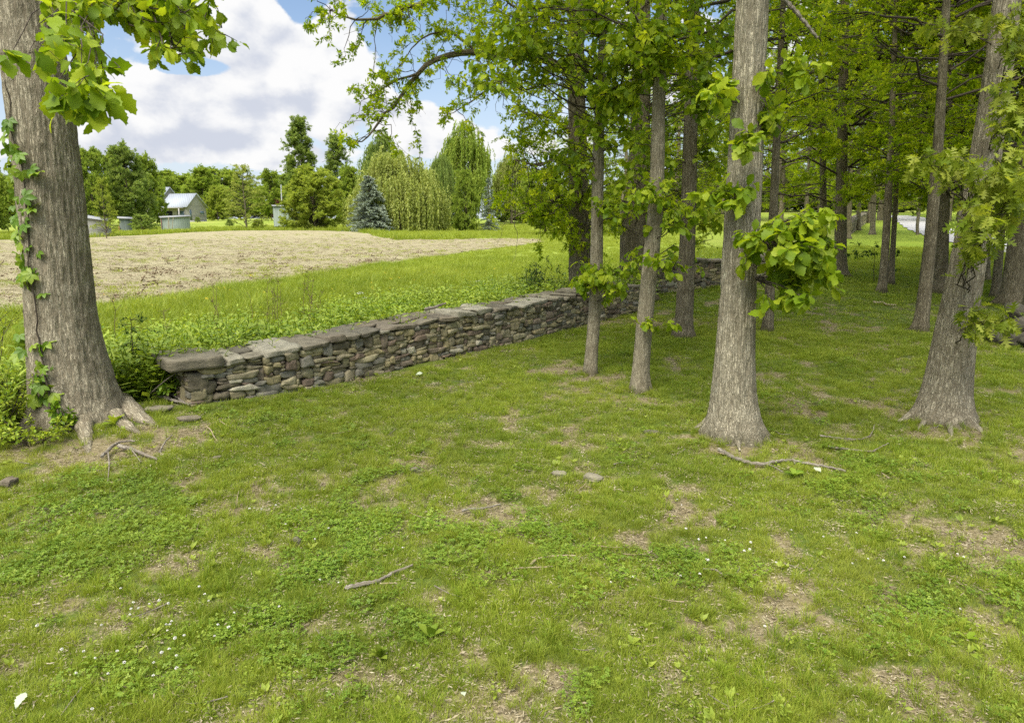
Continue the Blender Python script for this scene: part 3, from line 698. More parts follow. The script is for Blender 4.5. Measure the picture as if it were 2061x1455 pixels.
CV = {
 'oak': crown_variant(21, 3.0, 17, 5.2, 112, 8, 9, SPRIGO, .13),
 'oak_b': crown_variant(22, 3.4, 18, 4.6, 104, 8, 9, SPRIGO, .13),
 'slim': crown_variant(23, 2.9, 14, 3.2, 76, 8, 9, SPRIGO, .12, .8, .7),
 'high': crown_variant(24, 6.5, 19, 4.8, 74, 7, 7, SPRIGO, .14, .8, .9),
 'high_b': crown_variant(25, 6.0, 17, 3.6, 48, 7, 7, SPRIGO, .14, .8, .9),
}
def add_crown(root, var, s=1.0, sz=1.0, rz=None, dx=(0, 0), dz=0.0, mat=None):
    rz = rng.uniform(0, 6.28) if rz is None else rz
    for src in CV[var]:
        o = src.copy(); col.objects.link(o); o.parent = root
        o.rotation_euler = (0, 0, rz); o.scale = (s, s, s * sz); o.location = (dx[0], dx[1], dz)
        if mat and o.name.startswith('crown'):
            o.material_slots[0].link = 'OBJECT'; o.material_slots[0].material = mat

# ------------------------------------------------------------------ the near oaks
def near_tree(name, label, base_px, samples, mat, ztop, crown, group=None, regs=None, rd=0.0, ddep=.6, T=OAK, leaf=.17, lmat=None, nt=4, nl=5, crad=.26, extra=None, cs=1.0, flat=.8, brr=.009, cdz=0.0, **kw):
    b = G(*base_px); root = empty(name, b, label, 'tree', group); d0 = b[1]
    zs, ax_, rr = trunk_mesh(root, b, samples, d0, ztop, mat, base=b[2] - .02, **kw)
    gl, gb = Geo(), Geo()
    if regs:
        for rg in regs:
            rg5 = rg[:5]; dd = rg[5] if len(rg) > 5 else rd
            cen = px_clumps([rg5], d0 + dd, ddep if len(rg) < 7 else rg[6])
            if len(rg) > 7:
                s0 = at(rg[7][0], rg[7][1], d0 + (rg[8] if len(rg) > 8 else 0)); stt = np.repeat(s0[None], len(cen), 0)
            else: stt = trunk_starts(cen, zs, ax_)
            leafy(gl, gb, stt, cen, crad, nt, nl, T, leaf, brr, flat, .06, .5, 8, 5, .02)
    if extra: extra(gl, gb, zs, ax_)
    if gl.n:
        gl.build('foliage', lmat or M_LEAF, root, off=b)
        gb.build('branches', M_TWIG, root, off=b)
    if crown: add_crown(root, crown, cs, dz=cdz)
    return root, zs, ax_, rr

# thick oak at the end of the wall
def root_tube(parent, off, pts, r0, mat):
    P = np.array(pts)[None]; n = P.shape[1]
    P = np.stack([np.interp(np.linspace(0, n - 1, 26), np.arange(n), P[0, :, i]) for i in range(3)], 1)[None]
    V, q, bc = tubes(P, (r0 * np.linspace(1, .22, 26) ** 1.0)[None], 14); V = V + .025 * (vnoise(V[:, 0] * 9, V[:, 1] * 9, V[:, 2] * 9)[:, None] - .5)
    mk('root', V - off, [q], mat, parent, {'bc': bc, 'low': np.full(len(V), .55)})
bL = G(165, 836)
rootL, zsL, axL, rrL = near_tree('oak_tree', 'thick grey oak with climbing creeper at the near end of the long stone wall', (165, 836),
    [(838, 160, 205), (806, 152, 186), (760, 141, 172), (700, 129, 155), (620, 122, 142), (480, 109, 136), (240, 84, 137), (0, 55, 131)],
    M_BARK, 18, 'high', S=190, dz=.022, amp=.018, bscale=.72, roots=[(-.35, 1.0, .3), (-1.35, .85, .3), (.6, .5, .4), (2.6, .6, .4), (-2.3, .6, .35)], flare=.2, fh=.18, cs=1.1,
    regs=[(120, 150, 90, 70, 6, -3.6, .35, (150, -60), -1.0), (215, 175, 60, 60, 6, -3.7, .35, (150, -60), -1.0), (50, 120, 40, 40, 2, -3.5, .35, (150, -60), -1.0)], nt=3, nl=6, crad=.25, leaf=.16)
for pts, r0 in [([(230, 800), (270, 838), (300, 850), (335, 856)], .16), ([(165, 850), (172, 872), (176, 890), (178, 915)], .12), ([(235, 842), (262, 866), (285, 872)], .09)]:
    pp = [G(*p) + np.array([0, 0, .05 - .045 * k]) for k, p in enumerate(pts)]; root_tube(rootL, bL, pp, r0, M_BARK)
# its second, smaller-leaved branch reaching over towards the field
gl, gb = Geo(), Geo()
cen = px_clumps([(250, 25, 60, 35, 6), (330, 40, 70, 45, 12), (400, 50, 45, 45, 9), (350, 90, 40, 25, 4), (190, 15, 60, 25, 5)], bL[1] - 1.9, .5)
s0 = at(110, -20, bL[1] - .3)
leafy(gl, gb, np.repeat(s0[None], len(cen), 0), cen, .26, 5, 6, OAK, .125, .016, .8, .05, .55, 9, 5, .02)
gl.build('foliage', M_LEAF, rootL, off=bL); gb.build('branches', M_TWIG, rootL, off=bL)

near_tree('young_oak', 'slender young oak with a forked stem, nearest the face of the long wall', (1187, 752),
    [(752, 1187, 27), (700, 1191, 25), (640, 1197, 25), (520, 1201, 25), (400, 1202, 23), (330, 1204, 23), (260, 1206, 20), (170, 1208, 18), (100, 1212, 15), (0, 1216, 13)],
    M_BARKS, 11, 'high_b', S=56, dz=.03, amp=.006, bscale=1.8, flare=.25, fh=.1, cs=.75, nt=6, nl=7, leaf=.12, crad=.34,
    regs=[(1110, 40, 130, 55, 15, -.5), (1195, 170, 80, 80, 13, -.3), (1245, 240, 55, 90, 9, -.2), (1240, 540, 50, 38, 7, -.5, .3), (1175, 545, 25, 40, 3, -.3, .3), (1000, 60, 70, 60, 8, -.8), (960, 130, 50, 40, 5, -.8), (1250, 400, 50, 50, 6), (1150, 330, 40, 60, 5), (1200, 600, 14, 14, 1)])
near_tree('young_oak', 'slim straight young oak with flaking bark, second stem from the long wall', (1287, 785),
    [(785, 1286, 42), (760, 1288, 37), (740, 1290, 34), (650, 1297, 33), (560, 1306, 32), (400, 1322, 29), (250, 1325, 26), (100, 1329, 23), (0, 1332, 21)],
    M_BARKS, 12, 'high_b', S=72, dz=.026, amp=.008, bscale=1.6, flare=.35, fh=.12, cs=.85, nt=6, nl=7, leaf=.12, crad=.34,
    regs=[(1330, 60, 90, 70, 13), (1280, 150, 60, 60, 7), (1300, 340, 60, 60, 9), (1375, 420, 45, 35, 5), (1340, 500, 25, 60, 3, -.2, .3), (1250, 70, 60, 60, 7), (1420, 60, 50, 60, 7), (1400, 180, 40, 60, 5), (1440, 190, 18, 40, 4, -.4, .2), (1310, 640, 20, 20, 1)])
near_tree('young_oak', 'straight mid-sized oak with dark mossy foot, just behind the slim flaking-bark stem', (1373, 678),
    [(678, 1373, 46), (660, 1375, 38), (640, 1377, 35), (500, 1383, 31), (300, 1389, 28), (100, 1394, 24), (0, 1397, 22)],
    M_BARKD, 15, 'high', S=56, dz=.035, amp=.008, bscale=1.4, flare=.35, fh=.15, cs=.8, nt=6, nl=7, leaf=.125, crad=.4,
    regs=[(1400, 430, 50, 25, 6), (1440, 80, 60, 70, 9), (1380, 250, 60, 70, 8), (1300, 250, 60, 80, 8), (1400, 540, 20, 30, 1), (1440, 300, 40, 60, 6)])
rootC, *_ = near_tree('oak_tree', 'pale grey oak with peeling bark and bright leaf clusters, behind the long fallen branch', (1482, 872),
    [(872, 1481, 122), (850, 1477, 108), (824, 1474, 99), (790, 1476, 91), (700, 1480, 78), (600, 1485, 71), (400, 1497, 69), (230, 1503, 65), (100, 1510, 63), (0, 1514, 62)],
    M_BARKL, 18, 'high', S=150, dz=.02, amp=.013, bscale=.95, roots=[(3.0, 1.1, .28), (-.25, .9, .3), (-1.2, .7, .3), (-2.2, .5, .35), (1.5, .7, .5)], flare=.24, fh=.12, cs=1.0, nt=4, nl=6, leaf=.15, crad=.19,
    regs=[(1605, 500, 66, 80, 15, -.55, .25, (1520, 480), -.2), (1640, 430, 40, 26, 5, -.55, .2, (1520, 480), -.2), (1600, 600, 42, 40, 7, -.55, .25, (1520, 560), -.2), (1660, 520, 26, 60, 6, -.5, .25, (1520, 480), -.2),
          (1595, 140, 42, 24, 3, -.3, .2, (1535, 150)), (1562, 225, 32, 30, 3, -.3, .2, (1535, 190)), (1515, 475, 18, 14, 2, -.55, .1), (1455, 388, 34, 14, 4, -.4, .2), (1510, 290, 14, 20, 2, -.5, .1), (1500, 520, 14, 8, 1, -.5, .1), (1440, 170, 18, 26, 3, -.2, .2)])
rootR, *_ = near_tree('oak_tree', 'tall leaning grey-brown oak with flared roots, behind sprays of pointed yellow leaves', (1900, 845),
    [(845, 1897, 134), (830, 1899, 122), (800, 1902, 108), (760, 1910, 97), (647, 1925, 83), (522, 1950, 73), (313, 1984, 62), (160, 2007, 58), (0, 2027, 55)],
    M_BARK, 18, 'high', S=150, dz=.022, amp=.014, bscale=1.0, roots=[(2.9, 1.1, .3), (-.3, .9, .28), (-1.0, .6, .25), (-1.7, .7, .25), (1.5, .6, .5)], flare=.25, fh=.13, cs=1.0, nt=4, nl=6, leaf=.155, crad=.22, T=PIN, lmat=M_LEAFP,
    regs=[(1950, 335, 75, 32, 8, -1.3, .3), (2040, 320, 35, 60, 9, -1.3, .3), (1990, 420, 55, 28, 6, -1.5, .3), (2050, 420, 30, 50, 6, -1.4, .3), (1955, 465, 32, 30, 4, -1.4, .2), (2045, 200, 30, 60, 7, -1.0, .3), (2040, 60, 40, 50, 6, -.8, .4), (1965, 640, 36, 22, 4, -1.0, .2), (2035, 645, 28, 20, 3, -1.0, .2), (1880, 330, 40, 30, 4, -1.0, .3), (1940, 40, 60, 40, 5, .2, .4)])

for rt_, lst in ((rootC, [([(1440, 842), (1415, 858), (1385, 868)], .075), ([(1520, 858), (1540, 880), (1556, 890)], .06), ([(1470, 870), (1484, 893), (1488, 905)], .05)]), (rootR, [([(1850, 832), (1822, 846), (1795, 850)], .07), ([(1945, 842), (1962, 858), (1985, 872)], .06), ([(1905, 850), (1912, 868), (1918, 880)], .05), ([(1868, 840), (1855, 858), (1843, 868)], .045)])):
    for pts, r0 in lst:
        pp = [G(*p) + np.array([0, 0, .045 - .04 * k]) for k, p in enumerate(pts)]; root_tube(rt_, np.array(rt_.location), pp, r0, M_BARKL)
# ------------------------------------------------------------------ oaks by the wall
b6 = np.array([*at(1167, 590, 17.6)[:2], 0]); b6[2] = H(b6[0], b6[1])
root6 = empty('oak_tree', b6, 'spreading oak behind the long stone wall, throwing a bare arching limb across the sky', 'tree')
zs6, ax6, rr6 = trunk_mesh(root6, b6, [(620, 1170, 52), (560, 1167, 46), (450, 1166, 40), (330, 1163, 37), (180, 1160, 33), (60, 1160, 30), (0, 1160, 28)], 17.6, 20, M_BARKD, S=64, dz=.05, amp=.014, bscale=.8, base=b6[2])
gl, gb, gm = Geo(), Geo(), Geo()
def px_limb(pts, r0, r1, d0, d1, K=22):
    n = len(pts); D_ = np.linspace(d0, d1, n); P = np.array([at(a, b, d) for (a, b), d in zip(pts, D_)])
    s = np.linspace(0, n - 1, K); P = np.stack([np.interp(s, np.arange(n), P[:, i]) for i in range(3)], 1)
    for _ in range(2): P[1:-1] = .25 * P[:-2] + .5 * P[1:-1] + .25 * P[2:]
    P[1:] += rng.normal(0, .015, (K - 1, 3)) * (r0 / .08)
    return P, np.linspace(r0, r1, K)
LIMBS = [([(1165, 165), (1120, 130), (1060, 112), (960, 105), (880, 110), (838, 150), (795, 210), (755, 255), (730, 285)], .115, .014, 17.6, 16.6),
         ([(1160, 30), (1080, -30), (950, -30), (870, 0), (800, 25), (725, 48), (665, 20)], .10, .012, 17.6, 16.0),
         ([(960, 105), (935, 85), (905, 60), (860, 70), (830, 95), (812, 125)], .04, .008, 17.2, 16.9),
         ([(1060, 112), (1020, 150), (985, 180), (940, 210), (915, 225)], .04, .008, 17.5, 16.9),
         ([(1160, 275), (1115, 240), (1070, 228), (1045, 226)], .06, .012, 17.6, 16.8),
         ([(1165, 290), (1120, 320), (1075, 335), (1040, 322)], .055, .010, 17.6, 16.6),
         ([(1165, 380), (1120, 400), (1075, 420), (1030, 440)], .05, .010, 17.6, 16.4),
         ([(838, 150), (800, 160), (760, 185), (735, 200)], .03, .006, 16.9, 16.6),
         ([(1160, 60), (1090, 45), (1030, 10), (990, -20)], .06, .01, 17.6, 16.2)]
LEAFN = [(34, .55), (40, .5), (6, .3), (18, .45), (26, .7), (26, .75), (16, .6), (10, .4), (26, .8)]
for (pts, r0, r1, d0, d1), (n, sp_) in zip(LIMBS, LEAFN):
    P, rad = px_limb(pts, r0, r1, d0, d1); V, q, bc = tubes(P[None], rad[None], 9); gm.add(V, [q], bc=bc)
    k = rng.integers(7, 22, n); st = P[k]
    c = st + rng.normal(0, sp_ * .75, (n, 3)) + np.array([0, 0, -.12])
    leafy(gl, gb, st, c, .34, 4, 5, SPRIG, .105, .011, .8, .1, .3, 7, 4, .04)
    kb = rng.integers(5, 22, max(4, n // 4)); st = P[kb]; c = st + rng.normal(0, .5, (len(kb), 3)) + np.array([0, 0, -.25])      # bare twigs
    B = bez(st, c, rng.normal(0, .08, (len(kb), 3)), 7, .04); V, q, bc = tubes(B, np.full((len(kb), 1), .007) * np.linspace(1, .4, 7)[None], 4); gb.add(V, [q], bc=bc)
cen = px_clumps([(1110, 90, 90, 90, 22), (1190, 150, 70, 120, 22), (1110, 350, 80, 90, 22), (1200, 330, 60, 110, 18), (1150, 440, 60, 45, 9), (1090, 440, 55, 30, 6), (1200, 470, 40, 60, 8), (1150, 500, 20, 45, 3)], 17.4, 1.6)
leafy(gl, gb, trunk_starts(cen, zs6, ax6), cen, .5, 6, 4, SPRIG, .10, .018, .7, .1, .4, 7, 4, .03)
gl.build('foliage', M_LEAFW, root6, off=b6); gb.build('branches', M_TWIG, root6, off=b6); gm.build('limbs', M_BARKD, root6, off=b6)
add_crown(root6, 'high', 1.0, 1.0, dz=1.5)

b7 = G(1278, 606)
root7 = empty('oak_tree', b7, 'massive deeply furrowed oak standing in the gap between the two stone walls', 'tree')
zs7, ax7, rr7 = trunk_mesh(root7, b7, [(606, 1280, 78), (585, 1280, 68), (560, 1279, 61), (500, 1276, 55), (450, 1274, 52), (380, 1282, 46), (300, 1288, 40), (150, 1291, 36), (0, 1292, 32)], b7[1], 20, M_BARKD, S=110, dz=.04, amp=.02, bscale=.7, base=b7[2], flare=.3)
gl, gb = Geo(), Geo()
cen = px_clumps([(1290, 130, 130, 150, 46), (1400, 250, 90, 150, 40), (1330, 380, 110, 50, 18), (1450, 475, 30, 40, 4), (1420, 410, 50, 30, 7), (1240, 430, 30, 40, 5)], b7[1] + .3, 2.0)
leafy(gl, gb, trunk_starts(cen, zs7, ax7), cen, .55, 6, 4, SPRIG, .10, .02, .7, .1, .4, 7, 4, .03)
gl.build('foliage', M_LEAFW, root7, off=b7); gb.build('branches', M_TWIG, root7, off=b7)
add_crown(root7, 'high', 1.1, 1.0, dz=1.5)

# ------------------------------------------------------------------ trees of the wood beyond the lawn
WOOD = [ # base px, samples, label, crown, scale, z scale
 ((1546, 667), [(667, 1545, 22), (640, 1547, 20), (500, 1553, 18), (300, 1562, 15), (100, 1572, 12), (0, 1577, 11)], 'thin dark stem half hidden by the hanging bright leaf cluster', 'high_b', .7, 1),
 ((1657, 547), [(547, 1657, 17), (500, 1658, 15), (300, 1656, 12), (100, 1652, 10), (0, 1650, 9)], 'slim dark trunk standing close beside the flared dark oak', 'slim', 1.1, 1),
 ((1690, 557), [(557, 1688, 40), (545, 1690, 32), (500, 1691, 25), (400, 1693, 23), (200, 1697, 20), (0, 1700, 17)], 'dark oak with a broad flared foot in front of the bright lawn', 'oak', 1.0, 1),
 ((1775, 588), [(588, 1775, 22), (570, 1777, 17), (450, 1785, 16), (300, 1793, 14), (100, 1800, 10), (0, 1803, 9)], 'dark slender stem, the thicker of the pair crossing the bright lawn', 'slim', 1.0, 1),
 ((1793, 573), [(573, 1792, 15), (500, 1797, 11), (400, 1803, 10), (200, 1812, 8), (0, 1818, 7)], 'thin dark stem, the slighter of the pair crossing the bright lawn', 'slim', .9, 1),
 ((1855, 665), [(665, 1853, 38), (645, 1856, 31), (540, 1867, 27), (420, 1878, 24), (300, 1888, 22), (150, 1897, 19), (0, 1905, 16)], 'leaning grey oak stem on the grass, in line with the drive beyond', 'high', .75, 1),
 ((1893, 589), [(589, 1890, 40), (575, 1893, 30), (500, 1896, 26), (400, 1900, 24), (200, 1908, 20), (0, 1914, 17)], 'dark oak with spreading foot behind the leaning grey stem', 'oak_b', .95, 1),
 ((1980, 566), [(566, 1982, 24), (540, 1984, 18), (400, 1992, 16), (200, 2004, 13), (0, 2012, 11)], 'thin trunk seen past the big leaning oak, nearest to the drive', 'slim', 1.0, 1),
 ((2003, 600), [(600, 2003, 24), (570, 2006, 19), (450, 2016, 17), (300, 2028, 15), (0, 2050, 11)], 'slender trunk in front of the dark clump at the edge of the wood', 'slim', 1.0, 1),
 ((2034, 614), [(614, 2032, 60), (595, 2036, 48), (540, 2042, 42), (400, 2056, 36), (200, 2074, 30), (0, 2090, 26)], 'stout dark trunk of the clump, mossy black at the foot', 'oak', 1.0, 1),
 ((2075, 640), [(640, 2075, 46), (600, 2080, 40), (400, 2105, 32), (0, 2150, 24)], 'dark trunk of the clump above the rock pile', 'oak_b', .9, 1),
 ((1707, 481), [(481, 1705, 16), (470, 1707, 12), (420, 1709, 11), (300, 1712, 10), (0, 1720, 8)], 'pale trunk far across the bright lawn beside the low wall', 'oak', 1.5, 1),
 ((1727, 464), [(464, 1727, 11), (440, 1728, 9), (300, 1731, 8), (0, 1738, 6)], 'small pale trunk at the far end of the low wall', 'oak_b', 1.6, 1),
 ((1755, 473), [(473, 1755, 13), (450, 1757, 11), (300, 1760, 10), (0, 1768, 8)], 'short far trunk with a low crown, alone in the middle of the bright lawn', 'oak', 1.3, 1),
]
for bp, sm, lab, cv, s, szz in WOOD:
    b = G(*bp); rt = empty('woodland_tree', b, lab, 'tree', 'trees of the wood beyond the lawn')
    trunk_mesh(rt, b, sm, b[1], b[2] + 12 * s, M_BARKD, S=28, dz=.09, amp=.008, base=b[2], flare=.45, fh=.2)
    add_crown(rt, cv, s, szz)
CVW = ['oak', 'oak_b', 'slim']
def plain_trunk(root, h, r, seed=0):
    P = np.zeros((1, 14, 3)); P[0, :, 2] = np.linspace(-.3, h, 14); P[0, 1:, :2] = np.cumsum(rng.normal(0, .05, (13, 2)), 0)
    V, q, bc = tubes(P, (r * np.linspace(1.15, .35, 14))[None], 12); mk('trunk', V, [q], M_BARKD, root, {'bc': bc, 'low': np.zeros(len(V))})
FARW = []
for k in range(30):
    px = 1180 + k * 33 + rng.uniform(-12, 12); d = rng.uniform(78, 125) if px < 1830 else rng.uniform(70, 110)
    FARW.append((px, d))
for k, (px, d) in enumerate(FARW):
    p = at(px, 450, d); b = onG(p[0], p[1]); s = rng.uniform(1.05, 1.5)
    rt = empty('woodland_tree', b, 'tree of the thick green belt closing the view beyond lawn and drive', 'tree', 'tree belt beyond the lawn')
    plain_trunk(rt, 11 * s, .22 * s); add_crown(rt, CVW[k % 3], s * (1.3 if k % 3 == 2 else 1.0), .85, dz=-1.2 * s)
for k, (px, d) in enumerate([(1960, 31), (2100, 24), (2150, 33), (1505, 27), (2240, 20), (1620, 46), (1560, 40), (1950, 44), (1850, 56), (1690, 60)]):
    p = at(px, 450, d); b = onG(p[0], p[1])
    rt = empty('woodland_tree', b, 'tree inside the shady wood whose leaves close the view overhead', 'tree', 'trees filling the shady wood')
    plain_trunk(rt, 13, .11); add_crown(rt, CVW[k % 2], 1.0, 1.05, dz=.3)

# ------------------------------------------------------------------ far trees beyond the field
def far_mats():
    L = lambda n, a, b, c, tr=.4: leaf_mat(n, a, b, c, tr, .10, .7, 1.5)
    return {'green': L('far_green', (.16, .235, .034), (.24, .32, .05), (.33, .395, .075)),
            'dark': L('far_dark', (.13, .195, .045), (.20, .27, .065), (.28, .345, .10)),
            'yellow': L('far_yellow', (.19, .25, .034), (.27, .335, .048), (.36, .41, .08)),
            'pale': L('far_pale', (.22, .27, .055), (.31, .36, .085), (.40, .43, .13)),
            'willow': L('far_willow', (.205, .25, .055), (.30, .345, .09), (.39, .42, .14)),
            'spruce': L('far_spruce', (.18, .22, .175), (.27, .32, .265), (.36, .41, .355), .1),
            'purple': L('far_purple', (.06, .022, .02), (.10, .04, .035), (.14, .06, .05))}
FM = far_mats()
def far_variant(seed, h0, h1, rmax, nc, nt, nl, T, size, prof, crad, flat=.7, lift=.5, droop=.2, tr=.16, mat='green'):
    global rng
    keep = rng; rng = np.random.default_rng(seed); gl, gb = Geo(), Geo()
    u = (np.arange(nc) + rng.random(nc)) / nc; zc = h0 + (h1 - h0) * u
    pr = np.interp(u, np.linspace(0, 1, len(prof)), prof) * rmax
    rr = pr * np.sqrt(rng.uniform(.12, 1, nc)); a = rng.uniform(0, 2 * np.pi, nc)
    cen = np.stack([rr * np.cos(a), rr * np.sin(a), zc], -1)
    st = np.stack([0 * rr, 0 * rr, np.maximum(zc - lift * rr - .3, .3)], -1)
    leafy(gl, gb, st, cen, crad * rng.uniform(.65, 1.35, nc), nt, nl, T, size, np.clip(.012 * rr + .015, .02, .08), flat, .1, droop, 6, 3, .03, False)
    P = np.zeros((1, 10, 3)); P[0, :, 2] = np.linspace(-.5, h1 * .93, 10); P[0, 1:, :2] = np.cumsum(rng.normal(0, .06, (9, 2)), 0)
    gt = Geo(); V, q, bc = tubes(P, (tr * np.linspace(1.1, .15, 10))[None], 8); gt.add(V, [q], bc=bc)
    rng = keep
    return h1 + crad * .6, rmax + crad * .5, gl.build('crown', FM[mat], link=False), gb.build('branches', M_TWIG, link=False), gt.build('trunk', M_BARKD, link=False)
FV = {
 'round': far_variant(31, 1.8, 11.5, 4.6, 120, 8, 11, SPRIG7, .30, [.6, .95, 1, .85, .45], 1.15),
 'round_b': far_variant(32, 1.0, 11.5, 4.2, 115, 8, 11, SPRIG7, .30, [.75, 1, .95, .8, .5, .3], 1.25),
 'bushy': far_variant(33, .5, 9, 4.6, 125, 8, 11, SPRIG7, .28, [.9, 1, .95, .75, .4], 1.1),
 'tall': far_variant(34, 2, 19, 3.6, 130, 8, 10, SPRIG7, .34, [.8, .9, 1, .8, .75, .5, .25], 1.15, 1.0),
 'airy': far_variant(35, 1.8, 11, 4.6, 95, 6, 8, SPRIG7, .17, [1, .95, .8, .55, .3], 1.0, .35, .2),
 'bush': far_variant(36, .4, 2.2, 1.5, 60, 5, 7, SPRIG7, .12, [1, 1, .8, .4], .42),
}
def willow_variant(seed, h, rmax, ns, lmax):
    global rng
    keep = rng; rng = np.random.default_rng(seed); gl, gb = Geo(), Geo()
    ncl = 46; a = rng.uniform(0, 2 * np.pi, ncl); u = np.sqrt(rng.random(ncl)); rr = u * rmax
    zc = h * (.97 - .52 * u ** 2.2) - rng.uniform(0, .16, ncl) * h
    C_ = np.stack([rr * np.cos(a), rr * np.sin(a), zc], 1)
    st = np.stack([0 * rr, 0 * rr, np.minimum(h * .3 + .25 * zc, zc)], 1)
    B = bez(st, C_, np.array([[0, 0, .8]]) + 0 * st, 7, .03); V, q, bc = tubes(B, (.03 + .012 * rr)[:, None] * np.linspace(1, .3, 7)[None], 4); gb.add(V, [q], bc=bc)
    k = rng.integers(0, ncl, ns); p0 = C_[k] + rng.normal(0, 1, (ns, 3)) * np.array([.75, .75, .5]) * rmax / 5
    ln = lmax * rng.uniform(.35, 1, ns) * (.55 + .45 * np.hypot(p0[:, 0], p0[:, 1]) / rmax); ln = np.minimum(ln, p0[:, 2] - .3)
    m_ = 22; t_ = (np.arange(m_) + rng.random((ns, m_))) / m_
    out = nrm(p0 * np.array([1, 1, 0])); hp = p0[:, None] + out[:, None] * (np.sin(np.minimum(t_, .4) * 3.9) * .45)[..., None]
    hp[..., 2] += .2 * np.sin(t_ * 3) - ln[:, None] * t_; hp += rng.normal(0, .05, hp.shape)
    pos = hp.reshape(-1, 3); ax = rng.normal(0, .28, pos.shape) + np.array([0, 0, -1.]); rn = np.clip(np.repeat(rng.uniform(.1, .9, ns), m_) + rng.normal(0, .15, len(pos)), 0, 1)
    put_leaves(gl, sprig(QUAD, 3, 8, .4), pos, ax, nrm(rng.normal(0, 1, pos.shape)), .34 * rng.uniform(.6, 1.2, len(pos)), rn)
    P = np.zeros((1, 10, 3)); P[0, :, 2] = np.linspace(-.5, h * .7, 10); gt = Geo(); V, q, bc = tubes(P, (.35 * np.linspace(1.1, .3, 10))[None], 8); gt.add(V, [q], bc=bc)
    rng = keep
    return h, rmax * 1.1, gl.build('crown', FM['willow'], link=False), gb.build('branches', M_TWIG, link=False), gt.build('trunk', M_BARKD, link=False)
FV['willow'] = willow_variant(41, 12, 6.2, 2100, 8); FV['willow_b'] = willow_variant(42, 15, 5.0, 900, 6)
def spruce_variant(seed, h, rb, nw, sparse=1.0, size=.27):
    global rng
    keep = rng; rng = np.random.default_rng(seed); gl, gb = Geo(), Geo(); st, en = [], []
    for i in range(nw):
        z = h * (.05 + .93 * i / nw); n = max(4, int((16 - 10 * i / nw) * sparse)); r_ = rb * (1 - i / nw) ** .85 + .15
        for k in range(n):
            a = rng.uniform(0, 6.28); r = r_ * rng.uniform(.7, 1.08); st.append([0, 0, z + .1 * r]); en.append([r * math.cos(a), r * math.sin(a), z - .16 * r + rng.normal(0, .05)])
    st, en = np.array(st), np.array(en); N = len(st)
    B = bez(st, en, np.array([[0, 0, -.1]]) + 0 * st, 6, .01); V, q, bc = tubes(B, np.full((N, 1), .03) * np.linspace(1, .3, 6)[None], 3); gb.add(V, [q], bc=bc)
    m_ = 15; t_ = rng.uniform(.12, 1, (N, m_)); f = t_ * 5; i = np.minimum(f.astype(int), 4); w_ = (f - i)[..., None]; n_ = np.arange(N)[:, None]
    p = B[n_, i] * (1 - w_) + B[n_, i + 1] * w_; L = np.linalg.norm(en - st, axis=1)[:, None, None]
    side = nrm(np.cross(en - st, [0, 0, 1.]))[:, None] * rng.uniform(-1, 1, (N, m_, 1)) * .22 * L * (1.1 - t_[..., None]); p = p + side; p[..., 2] -= np.abs(rng.normal(0, .08, p.shape[:2]))
    ax = nrm(en - st)[:, None] + side * 1.2 + rng.normal(0, .25, p.shape)
    put_leaves(gl, SPRIG7, p.reshape(-1, 3), ax.reshape(-1, 3), up_norm(N * m_, .5), size * rng.uniform(.7, 1.2, N * m_), np.repeat(rng.random(N), m_) * .5 + rng.random(N * m_) * .5)
    P = np.zeros((1, 8, 3)); P[0, :, 2] = np.linspace(-.4, h, 8); gt = Geo(); V, q, bc = tubes(P, (.16 * np.linspace(1.1, .1, 8))[None], 7); gt.add(V, [q], bc=bc)
    rng = keep
    return h, rb, gl.build('crown', FM['spruce'], link=False), gb.build('branches', M_TWIG, link=False), gt.build('trunk', M_BARKD, link=False)
FV['spruce'] = spruce_variant(51, 9, 3.1, 24); FV['spruce_thin'] = spruce_variant(52, 9, 1.9, 20, .5, .2); FV['pine_thin'] = spruce_variant(53, 12, 2.0, 15, .3, .16)
def far_tree(name, label, cat, px, top, wpx, d, var, mat=None, group=None, base=None, rz=None, dz=0.0):
    h, r, *parts = FV[var]; p = at(px, 450, d); b = onG(p[0], p[1]); zt = at(px, top, d)[2]
    sz = (zt - b[2] - dz) / h; s = wpx / 2 / F * d * math.cos(math.atan2(p[0], p[1])) / r
    rt = empty(name, b, label, cat, group); rz = rng.uniform(0, 6.28) if rz is None else rz
    for src in parts:
        o = src.copy(); col.objects.link(o); o.parent = rt; o.rotation_euler = (0, 0, rz); o.scale = (s, s, sz); o.location = (0, 0, dz)
        if mat and o.name.startswith('crown'): o.material_slots[0].link = 'OBJECT'; o.material_slots[0].material = FM[mat]
    return rt
T_ = 'far_tree'
gB = 'leafy trees around the farm buildings'
